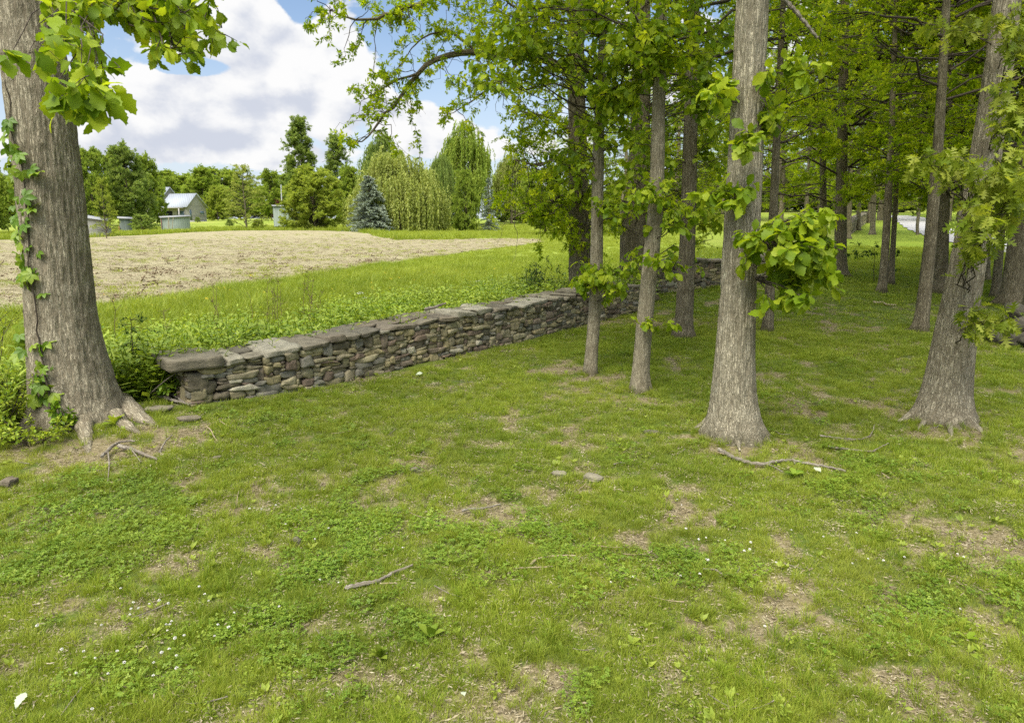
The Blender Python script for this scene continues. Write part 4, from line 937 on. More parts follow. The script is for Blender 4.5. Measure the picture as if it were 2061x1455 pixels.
for a in [
 ('deciduous_tree', 'tall dark green tree just beyond the vined oak, over the low weathered shed', 'tree', 262, 286, 135, 122, 'round_b', 'dark', gB),
 ('deciduous_tree', 'green tree immediately beside the vined trunk, next to the tall dark one', 'tree', 190, 292, 95, 116, 'round', 'green', gB),
 ('deciduous_tree', 'light green tree filling the gap between the vined trunk and the tall dark tree', 'tree', 222, 302, 110, 130, 'round', 'green', gB),
 ('deciduous_tree', 'rounded green tree on the house side of the tall dark tree', 'tree', 304, 308, 90, 132, 'round_b', 'green', gB),
 ('deciduous_tree', 'thin pale tree with a visible bent trunk in front of the weathered board shed', 'tree', 212, 350, 75, 76, 'airy', 'yellow', gB),
 ('deciduous_tree', 'mid green crown beyond the weathered house roof', 'tree', 345, 355, 70, 195, 'round', 'green', gB),
 ('deciduous_tree', 'broad rounded tree behind the house gable', 'tree', 412, 333, 110, 190, 'round_b', 'green', gB),
 ('deciduous_tree', 'yellow-green tree at the corner of the house', 'tree', 440, 372, 60, 165, 'bushy', 'yellow', gB),
 ('deciduous_tree', 'wide pale airy tree with a white trunk at the field edge', 'tree', 495, 325, 120, 103, 'airy', 'pale', gB),
 ('deciduous_tree', 'green crown between the pale airy tree and the tall narrow tree', 'tree', 548, 340, 80, 165, 'round', 'green', gB),
 ('deciduous_tree', 'tallest narrow open tree rising above the far row', 'tree', 612, 232, 88, 150, 'tall', 'dark', gB),
 ('deciduous_tree', 'second tall narrow tree, a little lower, beside the tallest one', 'tree', 682, 268, 72, 150, 'tall', 'dark', gB),
 ('deciduous_tree', 'bright yellow-green bushy tree before the pale corrugated shed', 'tree', 634, 330, 158, 106, 'bushy', 'yellow', gB),
 ('deciduous_tree', 'dim green tree filling the gap behind the blue spruce', 'tree', 705, 330, 80, 140, 'round_b', 'green', gB),
 ('purple_tree', 'small dark purple-leaved tree beside the corrugated shed', 'tree', 566, 398, 36, 124, 'bush', 'purple', None),
 ('blue_spruce', 'dense blue spruce standing before the big weeping willow', 'tree', 745, 348, 102, 97, 'spruce', None, None),
 ('blue_spruce', 'thin grey-blue spruce beside the round bright green tree', 'tree', 984, 352, 44, 112, 'spruce_thin', None, None),
 ('pine_tree', 'gaunt sparse conifer rising between the willows', 'tree', 848, 268, 40, 150, 'pine_thin', 'dark', None),
 ('willow_tree', 'big pale weeping willow with hanging strands down to the grass', 'tree', 805, 302, 175, 104, 'willow', None, 'weeping willows'),
 ('willow_tree', 'ragged willow top showing above the big weeping willow', 'tree', 772, 260, 96, 140, 'willow_b', 'dark', 'weeping willows'),
 ('willow_tree', 'tall open willow standing highest against the clouds', 'tree', 937, 238, 112, 132, 'willow_b', 'green', 'weeping willows'),
 ('willow_tree', 'lower shady willow between the big weeping one and the round green tree', 'tree', 890, 308, 76, 126, 'willow', 'dark', 'weeping willows'),
 ('willow_tree', 'faint willow strands beyond the thin grey-blue spruce', 'tree', 1030, 300, 80, 138, 'willow_b', 'willow', 'weeping willows'),
 ('deciduous_tree', 'round bright green tree among the willows', 'tree', 937, 338, 66, 110, 'bushy', 'green', gB),
 ('deciduous_tree', 'dark evergreen thicket tree at the foot of the shady willow', 'tree', 888, 415, 60, 121, 'bushy', 'dark', gB),
 ('deciduous_tree', 'green tree cut off by the frame beyond the vined trunk', 'tree', -10, 280, 110, 95, 'round_b', 'green', gB),
 ('deciduous_tree', 'second green tree beyond the creeper side of the vined trunk', 'tree', -110, 300, 130, 90, 'round', 'green', gB),
 ('deciduous_tree', 'leafy tree hidden behind the vined trunk', 'tree', 90, 300, 120, 105, 'round_b', 'green', gB),
 ('leafy_bush', 'rounded grey-green bush in front of the two metal sheds', 'bush', 287, 428, 68, 100, 'bush', 'dark', None),
 ('leafy_bush', 'low clipped bush at the house wall', 'bush', 398, 436, 16, 146, 'bush', 'dark', None),
 ('leafy_bush', 'yellow-green bush beside the white trunk of the airy tree', 'bush', 520, 440, 40, 108, 'bush', 'yellow', None),
 ('leafy_bush', 'small bush by the thin grey-blue spruce', 'bush', 925, 438, 36, 112, 'bush', 'green', None),
 ('leafy_bush', 'dark bush on the lawn in front of the house', 'bush', 462, 440, 22, 125, 'bush', 'dark', None)]:
    far_tree(*a)
gH = 'hedge trees across the back of the meadow'
for k in range(17):
    px = 1010 + k * 34 + rng.uniform(-10, 10)
    far_tree('deciduous_tree', 'dusky tree of the row closing the meadow behind the oaks', 'tree', px, rng.uniform(345, 390), rng.uniform(75, 120), rng.uniform(125, 150), ['bushy', 'round_b'][k % 2], ['dark', 'green'][k % 2], gH)
for k in range(18):
    px = -60 + k * 50 + rng.uniform(-15, 15)
    far_tree('deciduous_tree', 'distant tree of the wooded skyline beyond the farm', 'tree', px, rng.uniform(335, 372), rng.uniform(120, 180), rng.uniform(215, 260), ['bushy', 'round_b'][k % 2], 'green', 'distant wooded skyline')
for k in range(16):
    far_tree('deciduous_tree', 'leafy tree low in the green belt beyond the bright lawn and the drive', 'tree', 1440 + k * 44 + rng.uniform(-14, 14), rng.uniform(318, 372), rng.uniform(100, 150), rng.uniform(112, 140), ['bushy', 'round_b'][k % 2], ['green', 'yellow', 'dark'][k % 3], 'tree belt beyond the lawn')
far_tree('meadow_oak', 'lone tree with a pinkish bare trunk at the meadow top', 'tree', 1097, 330, 120, 92, 'round', 'green')

# ------------------------------------------------------------------ farm buildings
def plain(name, c, rough=.7, spec=.2, metal=0.0, n=(.8, 1.15), scale=3.0):
    m, t = mat_new(name); co = objco(t); v = t.noise(t.vmul(co, (1, 1, 3)), scale, 4, .6)
    cc = t.mix(1.0, c, t.ramp(v, [(.3, (n[0],) * 3), (.7, (n[1],) * 3)]), 'MULTIPLY') if False else t.mix(v, tuple(x_ * n[0] for x_ in c), tuple(x_ * n[1] for x_ in c))
    t.l.new(principled(t, cc, rough, spec, None, metal), t.out.inputs[0]); return m
def siding(name, c1, c2, vertical, pitch):
    m, t = mat_new(name); co = objco(t); s_ = t.new('ShaderNodeSeparateXYZ'); t.l.new(co, s_.inputs[0])
    a = t.math('ADD', s_.outputs[0], s_.outputs[1]) if vertical else s_.outputs[2]
    b = t.math('FRACT', t.math('DIVIDE', a, pitch)); row = t.math('FLOOR', t.math('DIVIDE', a, pitch))
    wn = t.new('ShaderNodeTexWhiteNoise', noise_dimensions='1D'); t.l.new(row, wn.inputs['W'])
    v = t.noise(t.vmul(co, (1, 1, 6) if not vertical else (6, 6, 1)), 1.4, 4, .6)
    c = t.mix(t.math('MULTIPLY_ADD', wn.outputs[0], .5, t.math('MULTIPLY', v, .5)), c1, c2)
    g_ = t.smooth(b, .0, .10); c = t.mix(g_, tuple(x_ * .4 for x_ in c1), c)
    t.l.new(principled(t, c, .85, .15, t.bump(b, .5, .03)), t.out.inputs[0]); return m
M_WOOD = siding('weathered_boards', (.24, .23, .205), (.40, .385, .345), False, .24)
M_CORR = siding('pale_green_corrugated', (.25, .295, .26), (.33, .375, .33), True, .3)
M_CORRD = siding('dull_corrugated', (.12, .145, .13), (.175, .20, .185), True, .3)
M_ROOF = siding('standing_seam_roof', (.27, .295, .32), (.34, .365, .39), True, .5)
M_ROOFD = siding('weathered_shed_roof', (.20, .205, .20), (.28, .285, .275), True, .5)
M_DARK = plain('dark_opening', (.03, .03, .032)); M_TRIM = plain('grey_trim', (.38, .36, .33)); M_RUST = plain('rusty_steel', (.20, .08, .05))
m, t = mat_new('window_glass'); M_GLASS = m; t.l.new(principled(t, (.10, .15, .17), .08, .6), t.out.inputs[0])
M_WHITE = plain('white_paint', (.75, .75, .73)); M_STEEL = plain('galvanised_steel', (.45, .46, .46), .5, .4)
def boxes(name, L, mat, parent):
    g = Geo()
    for (x0, x1, y0, y1, z0, z1) in L:
        V = np.array([[a, b, c] for a in (x0, x1) for b in (y0, y1) for c in (z0, z1)])
        g.add(V, [np.array([[0, 1, 3, 2], [4, 6, 7, 5], [0, 4, 5, 1], [2, 3, 7, 6], [0, 2, 6, 4], [1, 5, 7, 3]])])
    return g.build(name, mat, parent, False)
def gable(name, x0, x1, y0, y1, z0, ze, zr, mat, parent):
    """gable walls, ridge along x"""
    ym = (y0 + y1) / 2; V, F4 = [], []
    V = np.array([[x0, y0, z0], [x1, y0, z0], [x1, y1, z0], [x0, y1, z0], [x0, y0, ze], [x1, y0, ze], [x1, y1, ze], [x0, y1, ze], [x0, ym, zr], [x1, ym, zr]], float)
    g = Geo(); g.add(V, [np.array([[0, 1, 5, 4], [2, 3, 7, 6]]), np.array([[1, 2, 6, 9, 5], [3, 0, 4, 8, 7]])]); return g.build(name, mat, parent, False)
def roof(name, x0, x1, y0, y1, ze, zr, ov, th, mat, parent):
    ym = (y0 + y1) / 2; sl = (zr - ze) / (ym - y0); g = Geo()
    for s_ in (-1, 1):
        ye = (y0 - ov) if s_ < 0 else (y1 + ov); zl = ze - sl * ov
        V = []
        for xx in (x0 - ov, x1 + ov):
            V += [[xx, ye, zl + .03], [xx, ym, zr + .03], [xx, ym, zr + .03 + th], [xx, ye, zl + .03 + th]]
        g.add(np.array(V), [np.array([[0, 1, 2, 3], [4, 7, 6, 5], [0, 4, 5, 1], [3, 2, 6, 7], [0, 3, 7, 4], [1, 5, 6, 2]])])
    return g.build(name, mat, parent, False)
def window(parent, axis_, pos, c, z, w_, h_, fr=M_TRIM, gl_=M_GLASS):
    """pos: wall plane coordinate; axis_ 'y-' wall faces -y, 'x+' wall faces +x"""
    t_ = .07
    if axis_ == 'y-':
        f = boxes('window', [(c - w_ / 2 - t_, c + w_ / 2 + t_, pos - .05, pos - .002, z - t_, z), (c - w_ / 2 - t_, c + w_ / 2 + t_, pos - .05, pos - .002, z + h_, z + h_ + t_), (c - w_ / 2 - t_, c - w_ / 2, pos - .05, pos - .002, z, z + h_), (c + w_ / 2, c + w_ / 2 + t_, pos - .05, pos - .002, z, z + h_)], fr, parent)
        boxes('pane', [(c - w_ / 2, c + w_ / 2, pos - .03, pos - .004, z, z + h_)], gl_, f)
    else:
        f = boxes('window', [(pos + .002, pos + .05, c - w_ / 2 - t_, c + w_ / 2 + t_, z - t_, z), (pos + .002, pos + .05, c - w_ / 2 - t_, c + w_ / 2 + t_, z + h_, z + h_ + t_), (pos + .002, pos + .05, c - w_ / 2 - t_, c - w_ / 2, z, z + h_), (pos + .002, pos + .05, c + w_ / 2, c + w_ / 2 + t_, z, z + h_)], fr, parent)
        boxes('pane', [(pos + .004, pos + .03, c - w_ / 2, c + w_ / 2, z, z + h_)], gl_, f)
p = at(378, 446, 150); b = onG(p[0], p[1]); b[2] = at(378, 447, 150)[2]
hs = empty('farmhouse', b, 'weathered wooden farmhouse with two grey metal gable roofs, among the trees past the field', 'house'); hs.rotation_euler = (0, 0, R(-16.5)); hs.scale = (1.12, 1.12, 1.14)
gable('wall', -5.7, 0, 0, 5.2, -.6, 2.85, 5.15, M_WOOD, hs); roof('roof', -5.7, 0, 0, 5.2, 2.85, 5.15, .3, .12, M_ROOF, hs)
boxes('foundation', [(-5.6, .06, -.06, 5.26, -1.2, .25)], M_TRIM, hs)
boxes('porch', [(-5.6, -.5, -1.5, -.01, 2.45, 2.6), (-5.6, -5.45, -1.5, -1.35, -.3, 2.45), (-.65, -.5, -1.5, -1.35, -.3, 2.45), (-5.6, -.5, -1.5, -1.42, .55, .63), (-5.6, -.5, -1.6, -.01, -.5, -.1)], M_TRIM, hs)
boxes('shade_panel', [(-5.2, -3.4, -.06, -.004, -.05, 2.0)], M_DARK, hs)  # flat dark panel, painted shade of the opening under the porch
window(hs, 'y-', 0, -1.4, .5, 1.5, 1.5); window(hs, 'x+', 0, .9, .35, .5, 1.9, M_TRIM, M_GLASS); window(hs, 'x+', 0, 4.0, 1.4, 1.1, .7)
gable('wall', -14.8, -8.4, 1.8, 8.6, -.6, 3.5, 6.6, M_WOOD, hs); roof('roof', -14.8, -8.4, 1.8, 8.6, 3.5, 6.6, .3, .12, M_ROOF, hs)
boxes('link_wall', [(-8.398, -5.702, 2.2, 4.6, -.6, 3.0)], M_WOOD, hs)
window(hs, 'x+', -8.4, 5.2, 4.3, .8, 1.0)
def shed(name, label, px, py, d, wpx, hpx, depth, wallm, roofm, rz, slope, extra=None, bk=.3):
    p = at(px, py, d); b = onG(p[0], p[1]); zt = p[2]; b[2] = zt
    rt = empty(name, b, label, 'shed'); rt.rotation_euler = (0, 0, rz); w_ = wpx / F * d; h_ = hpx / F * d
    V = np.array([[0, 0, -.8], [w_, 0, -.8], [w_, depth, -.8], [0, depth, -.8], [0, 0, h_ * (1 - slope)], [w_, 0, h_], [w_, depth, h_ + bk], [0, depth, h_ * (1 - slope) + bk]])
    g = Geo(); g.add(V, [np.array([[0, 1, 5, 4], [1, 2, 6, 5], [2, 3, 7, 6], [3, 0, 4, 7]])]); g.build('wall', wallm, rt, False)
    o_ = .2; V = np.array([[-o_, -o_, h_ * (1 - slope) + .02], [w_ + o_, -o_, h_ + .02], [w_ + o_, depth + o_, h_ + .02 + bk], [-o_, depth + o_, h_ * (1 - slope) + .02 + bk]]); V = np.concatenate([V, V + [0, 0, .1]])
    g = Geo(); g.add(V, [np.array([[0, 3, 2, 1], [4, 5, 6, 7], [0, 1, 5, 4], [1, 2, 6, 5], [2, 3, 7, 6], [3, 0, 4, 7]])]); g.build('roof', roofm, rt, False)
    if extra: extra(rt, w_, h_)
    return rt
shed('metal_shed', 'pale green corrugated shed with old poles leaning on it, below the farmhouse', 327, 466, 110, 51, 29, 5.5, M_CORR, M_ROOFD, R(28), .12,
     lambda r_, w_, h_: boxes('corner_post', [(-.09, -.01, -.09, -.01, -.5, h_ * .88)], M_RUST, r_))
shed('metal_shed', 'dull dark corrugated shed with a rusty corner post beside the rounded bush', 243, 478, 101, 22, 35, 4, M_CORRD, M_ROOFD, R(29), -.03,
     lambda r_, w_, h_: boxes('corner_post', [(-.16, -.02, -.1, -.01, -.4, h_ * .6)], M_RUST, r_))
shed('board_shed', 'low weathered board shed with a metal roof, next to the vined trunk', 165, 484, 80, 46, 36, 4, M_WOOD, M_ROOFD, R(24), -.25)
shed('metal_shed', 'pale corrugated shed partly hidden by the bright yellow-green tree', 552, 446, 118, 50, 28, 4, M_CORR, M_ROOFD, R(20), -.03)
for k, (dx, ln, px) in enumerate([(0, .35, 337), (.2, -.4, 342), (.5, .3, 346)]):
    a = at(px, 464, 109.2); P = np.array([[a - [0, 0, .8], a + [ln * .3, .15, .9], a + [ln * .7, .4, 2.0]]]); V, q, bc = tubes(P, np.full((1, 3), .05), 6)
    g = Geo(); g.add(V, [q], bc=bc); o = g.build('wooden_pole', M_BARKL, off=a, loc=a); tag(o, 'old pole leaning against the pale green corrugated shed', 'pole', 'poles leaning on the shed')
a = at(568, 420, 128); g = Geo(); V, q, bc = tubes(np.array([[a - [0, 0, 3], a + [0, 0, 2], a + [.05, 0, at(568, 372, 128)[2] - a[2]]]]), np.full((1, 3), .10), 8); g.add(V, [q], bc=bc)
tag(g.build('metal_pole', M_STEEL, off=a, loc=a), 'thin upright metal pipe above the small purple tree', 'pole')
a = at(1397, 452, 78); sg = empty('white_sign', onG(a[0], a[1]), 'tiny white board sign on two stakes far across the meadow', 'sign'); hh = a[2] - H(a[0], a[1])
boxes('board', [(-.34, .34, -.02, .02, hh - .15, hh + .2)], M_WHITE, sg); boxes('stake', [(-.26, -.22, .021, .06, -.1, hh + .1)], M_WHITE, sg); boxes('stake', [(.22, .26, .021, .06, -.1, hh + .1)], M_WHITE, sg)
fw = Path(np.array([G(1714, 472), G(1726, 462), G(1737, 454), G(1746, 447)]))
build_wall(fw, lambda u: 1.0 + 0 * np.asarray(u), .8, 'stone_wall', 'low far stone wall running away across the bright lawn between pale trunks', (.8, 1.6), 0, False, 2.4, .12)

# ------------------------------------------------------------------ ground cover
M_GRASS = leaf_mat('grass_blade', (.105, .176, .011), (.195, .283, .018), (.365, .387, .065), .38, .2, .5, 1.4, True)
M_CLOVER = leaf_mat('clover_leaf', (.10, .18, .014), (.155, .245, .022), (.25, .325, .04), .3, .3, .5, 1.3, True)
M_WEED = leaf_mat('weed_leaf', (.12, .19, .016), (.20, .28, .026), (.29, .345, .05), .35, .25, .5, 1.3, True)
M_MEADOW = leaf_mat('meadow_grass', (.13, .20, .014), (.225, .30, .026), (.33, .365, .06), .38, .2, .5, 1.4, True)
M_GOLD = leaf_mat('meadow_weed_leaf', (.12, .215, .016), (.25, .36, .03), (.38, .45, .07), .36, .25, .5, 1.4, True)
m, t = mat_new('dead_litter'); M_LITTER = m; r = t.attr('rnd'); ti = t.attr('tint', 2, 'INSTANCER')
c = t.ramp(t.math('MULTIPLY_ADD', ti, .5, t.math('MULTIPLY', r, .5)), [(0, (.10, .075, .045)), (.5, (.25, .205, .125)), (1, (.42, .37, .25))]); t.l.new(principled(t, c, .85, .15), t.out.inputs[0])
m, t = mat_new('clod'); M_CLOD = m; P = worldpos(t); n = t.noise(P, 18, 4, .7); t.l.new(principled(t, t.ramp(n, [(.3, (.11, .08, .048)), (.6, (.25, .195, .12)), (.8, (.38, .32, .20))]), .95, .1, t.bump(n, 1, .03)), t.out.inputs[0])
m, t = mat_new('white_petal'); M_PETAL = m; t.l.new(principled(t, (.74, .72, .66), .7, .2), t.out.inputs[0])
m, t = mat_new('yellow_petal'); M_YEL = m; t.l.new(principled(t, (.72, .50, .03), .7, .2), t.out.inputs[0])

def blades(n, rad, h0, h1, wd, lean, seed, segs=2):
    g_ = np.random.default_rng(seed); a = g_.uniform(0, 6.28, n); r = rad * np.sqrt(g_.random(n)); la = a + g_.normal(0, .9, n); ln = g_.uniform(h0, h1, n); le = lean * g_.uniform(.3, 1.3, n); w_ = wd * g_.uniform(.7, 1.3, n)
    b = np.stack([r * np.cos(a), r * np.sin(a), 0 * r - .006], 1); d = np.stack([np.cos(la), np.sin(la), 0 * la], 1); tw = g_.normal(0, .6, n) + np.pi / 2; s = np.stack([np.cos(la + tw), np.sin(la + tw), 0 * la], 1)
    K = segs + 1; rows = []
    for k in range(K):
        t_ = k / segs; th = le * t_; c = b + (ln * t_)[:, None] * (d * np.sin(th * .9)[:, None] + np.array([0, 0, 1.]) * np.cos(th)[:, None] if False else d * (np.sin(le * t_ ** 1.0) * t_)[:, None] + np.array([0, 0, 1.]) * np.cos(le * t_ * .8)[:, None])
        if k < segs: rows += [c - s * (w_ * (1 - .45 * t_) / 2)[:, None], c + s * (w_ * (1 - .45 * t_) / 2)[:, None]]
        else: rows += [c]
    V = np.stack(rows, 1); m_ = V.shape[1]; o = (np.arange(n) * m_)[:, None]
    Q = [np.array([[2 * k, 2 * k + 1, 2 * k + 3, 2 * k + 2]]) for k in range(segs - 1)]; Tt = np.array([[2 * segs - 2, 2 * segs - 1, 2 * segs]])
    g = Geo(); g.add(V.reshape(-1, 3), [(q_ + o[:, None]).reshape(-1, 4) for q_ in Q] + [(Tt + o[:, None]).reshape(-1, 3)], rnd=np.repeat(g_.random(n), m_)); return g
def clover(n, rad, h, lf, seed):
    global rng
    keep = rng; rng = np.random.default_rng(seed); g = Geo()
    a = rng.uniform(0, 6.28, n); r = rad * np.sqrt(rng.random(n)); p = np.stack([r * np.cos(a), r * np.sin(a), h * rng.uniform(.45, 1.15, n)], 1)
    base = (np.array([[0, 0, 0], [-.42, .55, .12], [-.3, .95, .1], [0, .88, 0], [.3, .95, .1], [.42, .55, .12]]), [np.array([[0, 3, 2, 1], [0, 5, 4, 3]])])
    T = merge_t([rot_t(base, np.array(Matrix.Rotation(k * 2.094, 3, 'Z'))) for k in range(3)])
    aa = rng.uniform(0, 6.28, n)
    put_leaves(g, T, p, np.stack([np.cos(aa), np.sin(aa), rng.normal(0, .25, n)], 1), up_norm(n, .3), lf * rng.uniform(.7, 1.25, n), rng.random(n)); rng = keep; return g
def weed(n, L, h, seed, T=OVAL, stem=False):
    global rng
    keep = rng; rng = np.random.default_rng(seed); g = Geo()
    a = np.arange(n) * 2.4 + rng.normal(0, .3, n); z = (np.linspace(.05, 1, n) * h) if stem else rng.uniform(.0, .01, n); el_ = rng.uniform(.3, 1.1, n) if not stem else rng.uniform(-.1, .7, n)
    p = np.stack([0 * a + .01 * np.cos(a), .01 * np.sin(a), z], 1); ax = np.stack([np.cos(a) * np.cos(el_), np.sin(a) * np.cos(el_), np.sin(el_)], 1)
    put_leaves(g, T, p, ax, np.array([0, 0, 1.]) + .2 * rng.normal(0, 1, (n, 3)), L * rng.uniform(.7, 1.2, n) * (1 - .45 * np.linspace(0, 1, n) if stem else 1), rng.random(n))
    if stem:
        V, q, bc = tubes(np.array([[[0, 0, -.02], [.01, 0, h * .5], [0, .01, h]]]), np.array([[.004, .003, .002]]) * (1 + h * 2), 3); g.add(V, [q], rnd=.3)
    rng = keep; return g
LANCE = (THIN[0] * np.array([2.1, 1, 1]) + np.array([0, 0, 0]), THIN[1])
def goldenrod(seed, ns=6, h=.62):
    g_ = np.random.default_rng(seed); g = Geo()
    for k in range(ns):
        w_ = weed(20, .17, h * g_.uniform(.6, 1.1), seed * 10 + k, LANCE, True); V = np.concatenate(w_.V) + np.array([*(g_.normal(0, .09, 2)), 0])
        V[:, :2] += g_.normal(0, .25, 2) * V[:, 2:3]
        g.add(V, [np.concatenate(f) for f in w_.F.values()], rnd=np.concatenate(w_.A['rnd']))
    return g
def litter(n, rad, seed):
    global rng
    keep = rng; rng = np.random.default_rng(seed); g = Geo()
    p = np.column_stack([rng.normal(0, rad * .6, (n, 2)), rng.uniform(0, .012, n)]); ax = np.column_stack([rng.normal(0, 1, (n, 2)), rng.normal(0, .15, n)])
    k = int(n * .8); put_leaves(g, THIN, p[:k], ax[:k], up_norm(k, .5), rng.uniform(.015, .045, k), rng.random(k)); put_leaves(g, QUAD, p[k:], ax[k:], up_norm(n - k, .5), rng.uniform(.010, .026, n - k), rng.random(n - k)); rng = keep; return g
def clods(n, rad, sz, seed):
    global rng
    keep = rng; rng = np.random.default_rng(seed); g = Geo(); c3, f3 = cube_t(3, 2.6)
    fr = np.repeat(np.eye(3)[None], n, 0); stones(g, np.column_stack([rng.normal(0, rad, (n, 2)), rng.uniform(0, sz * .3, n)]), sz * rng.uniform(.4, 1.2, (n, 3)) * np.array([1, 1, .7]), fr, rng.random(n), c3, f3, .4); rng = keep; return g
_src = {}
def source(key, geo, mat):
    c = bpy.data.collections.new(key); _src[key] = c
    for k, g in enumerate(geo):
        o = g.build(key + '_tuft', mat, link=False); o.name = '%s_tuft_%02d' % (key, k); c.objects.link(o)
def scatter(name, key, pos, scale, tint, tilt=.12, label=None):
    n = len(pos); cn = len(_src[key].objects)
    o = mk(name, pos, [], None, None, {'scl': scale, 'tint': tint, 'rot': np.stack([rng.normal(0, tilt, n), rng.normal(0, tilt, n), rng.uniform(0, 6.283, n)], 1)})
    ia = o.data.attributes.new('idx', 'INT', 'POINT'); ia.data.foreach_set('value', rng.integers(0, cn, n).astype(np.int32))
    ng = bpy.data.node_groups.new(name, 'GeometryNodeTree'); ng.interface.new_socket('Geometry', in_out='INPUT', socket_type='NodeSocketGeometry'); ng.interface.new_socket('Geometry', in_out='OUTPUT', socket_type='NodeSocketGeometry')
    N, L = ng.nodes, ng.links; gi = N.new('NodeGroupInput'); go = N.new('NodeGroupOutput'); ci = N.new('GeometryNodeCollectionInfo'); ci.inputs[0].default_value = _src[key]; ci.inputs[1].default_value = True; ci.inputs[2].default_value = True
    ip = N.new('GeometryNodeInstanceOnPoints'); ip.inputs['Pick Instance'].default_value = True
    def na(nm, ty):
        a = N.new('GeometryNodeInputNamedAttribute'); a.data_type = ty; a.inputs[0].default_value = nm; return a.outputs[0]
    L.new(gi.outputs[0], ip.inputs['Points']); L.new(ci.outputs[0], ip.inputs['Instance']); L.new(na('idx', 'INT'), ip.inputs['Instance Index'])
    L.new(na('rot', 'FLOAT_VECTOR'), ip.inputs['Rotation']); L.new(na('scl', 'FLOAT'), ip.inputs['Scale']); L.new(ip.outputs[0], go.inputs[0])
    md_ = o.modifiers.new('scatter', 'NODES'); md_.node_group = ng
    o['kind'] = 'stuff'
    return o
source('lawn', [blades(50, .075, .02, .055, .0028, 1.1, 60 + k) for k in range(5)] + [blades(38, .065, .04, .10, .0035, .9, 70 + k) for k in range(2)], M_GRASS)
source('lawnfar', [blades(40, .17, .05, .10, .010, 1.0, 80 + k, 2) for k in range(4)], M_GRASS)
source('tallgrass', [blades(46, .06, .07, .19, .005, .9, 90 + k, 3) for k in range(4)], M_GRASS)
source('clover', [clover(44, .10, .04, .0125, 100 + k) for k in range(5)], M_CLOVER)
source('weed', [weed(7, .055, .05, 110, OVAL), weed(9, .045, .10, 111, OVAL, True), weed(6, .075, .05, 112, SIMPLE), weed(14, .04, .15, 113, OVAL, True), weed(5, .045, .05, 114, OVAL)], M_WEED)
source('meadow', [blades(44, .20, .12, .32, .009, .8, 120 + k, 3) for k in range(4)], M_MEADOW)
source('meadowfar', [blades(40, .5, .22, .45, .028, .8, 130 + k, 2) for k in range(3)], M_MEADOW)
source('goldenrod', [goldenrod(140 + k) for k in range(5)], M_GOLD)
source('litter', [litter(60, .13, 150 + k) for k in range(4)], M_LITTER)
source('clods', [clods(16, .22, .10, 160 + k) for k in range(4)], M_CLOD)
def polar(n, r0, r1, k=1.0, amax=42, amin=-42):
    """density falling as r^-k"""
    u = rng.random(n); e = 2 - k
    r = (r0 ** e + u * (r1 ** e - r0 ** e)) ** (1 / e) if abs(e) > 1e-6 else r0 * (r1 / r0) ** u
    a = np.radians(rng.uniform(amin, amax, n)); return r * np.sin(a), r * np.cos(a), r
def lay(x, y, dz=0.0): return np.column_stack([x, y, H(x, y) + dz])
# lawn grass, near
x, y, r = polar(60000, 2.6, 17, 1.1); lw = ybound(x) - y > np.where(x > -4.6, .2, 0); x, y, r = x[lw], y[lw], r[lw]
so_ = f_soil(x, y); cl_ = f_clov(x, y); kp = rng.random(len(x)) < np.clip(1.08 - 1.2 * so_, .10, 1) * np.clip(1.05 - .55 * cl_, .3, 1)
x, y, r, so_ = x[kp], y[kp], r[kp], so_[kp]
tn = np.clip(.95 * fbm(x * .7, y * .7, 21.0, 3) + .45 * fbm(x * 3, y * 3, 25.0, 2) - .40 + .5 * so_, 0, 1)
scatter('lawn_grass', 'lawn', lay(x, y, -.03 * so_), rng.uniform(.7, 1.25, len(x)) * np.clip(.9 + .03 * (r - 6), .8, 1.4) * (1 - .35 * so_), tn, .15)
x, y, r = polar(26000, 13, 46, 1.2); lw = (ybound(x) - y > .1) & (y > 9); x, y, r = x[lw], y[lw], r[lw]
so_ = np.where(r < 30, f_soil(x, y), 0); kp = rng.random(len(x)) < 1.1 - 1.2 * so_; x, y, r = x[kp], y[kp], r[kp]
tn = np.clip(.9 * fbm(x * .4, y * .4, 21.0, 3) - .22 + .012 * np.maximum(r - 22, 0), 0, 1)
scatter('lawn_grass', 'lawnfar', lay(x, y), rng.uniform(.7, 1.2, len(x)) * np.clip(r / 20, .8, 1.7), tn, .12)
# longer tufts
x, y, r = polar(9000, 2.8, 15, 1.0); lw = ybound(x) - y > .1; so_ = f_soil(x, y); n_ = fbm(x * 1.3, y * 1.3, 33.0, 3)
kp = lw & (rng.random(len(x)) < np.clip((n_ - .45) * 4, .04, .7) * (1 - .5 * so_)); x, y = x[kp], y[kp]
scatter('long_grass', 'tallgrass', lay(x, y), rng.uniform(.35, .75, len(x)), np.clip(.9 * fbm(x * 2.5, y * 2.5, 40.0, 2) - .3, 0, 1), .15)
# clover
x, y, r = polar(26000, 2.7, 15, 1.1); lw = ybound(x) - y > np.where(x > -4.6, .12, 0); cl_ = f_clov(x, y); so_ = f_soil(x, y)
kp = lw & (rng.random(len(x)) < np.clip(.62 * cl_ - .02 - .3 * so_, 0, 1)); x, y, r = x[kp], y[kp], r[kp]
scatter('clover_patches', 'clover', lay(x, y), rng.uniform(.75, 1.3, len(x)), np.clip(.8 * fbm(x, y, 50.0, 2) - .25, 0, 1), .1)
# broad-leaved weeds
x, y, r = polar(8500, 2.8, 16, 1.0); lw = ybound(x) - y > .1; n_ = fbm(x * .9, y * .9, 60.0, 3); kp = lw & (rng.random(len(x)) < np.clip((n_ - .40) * 3, .05, 1) * np.clip(1.15 - .06 * r, .15, 1)); x, y = x[kp], y[kp]
scatter('lawn_weeds', 'weed', lay(x, y), rng.uniform(.3, .95, len(x)) ** 1.2, rng.random(len(x)) * .9, .2)
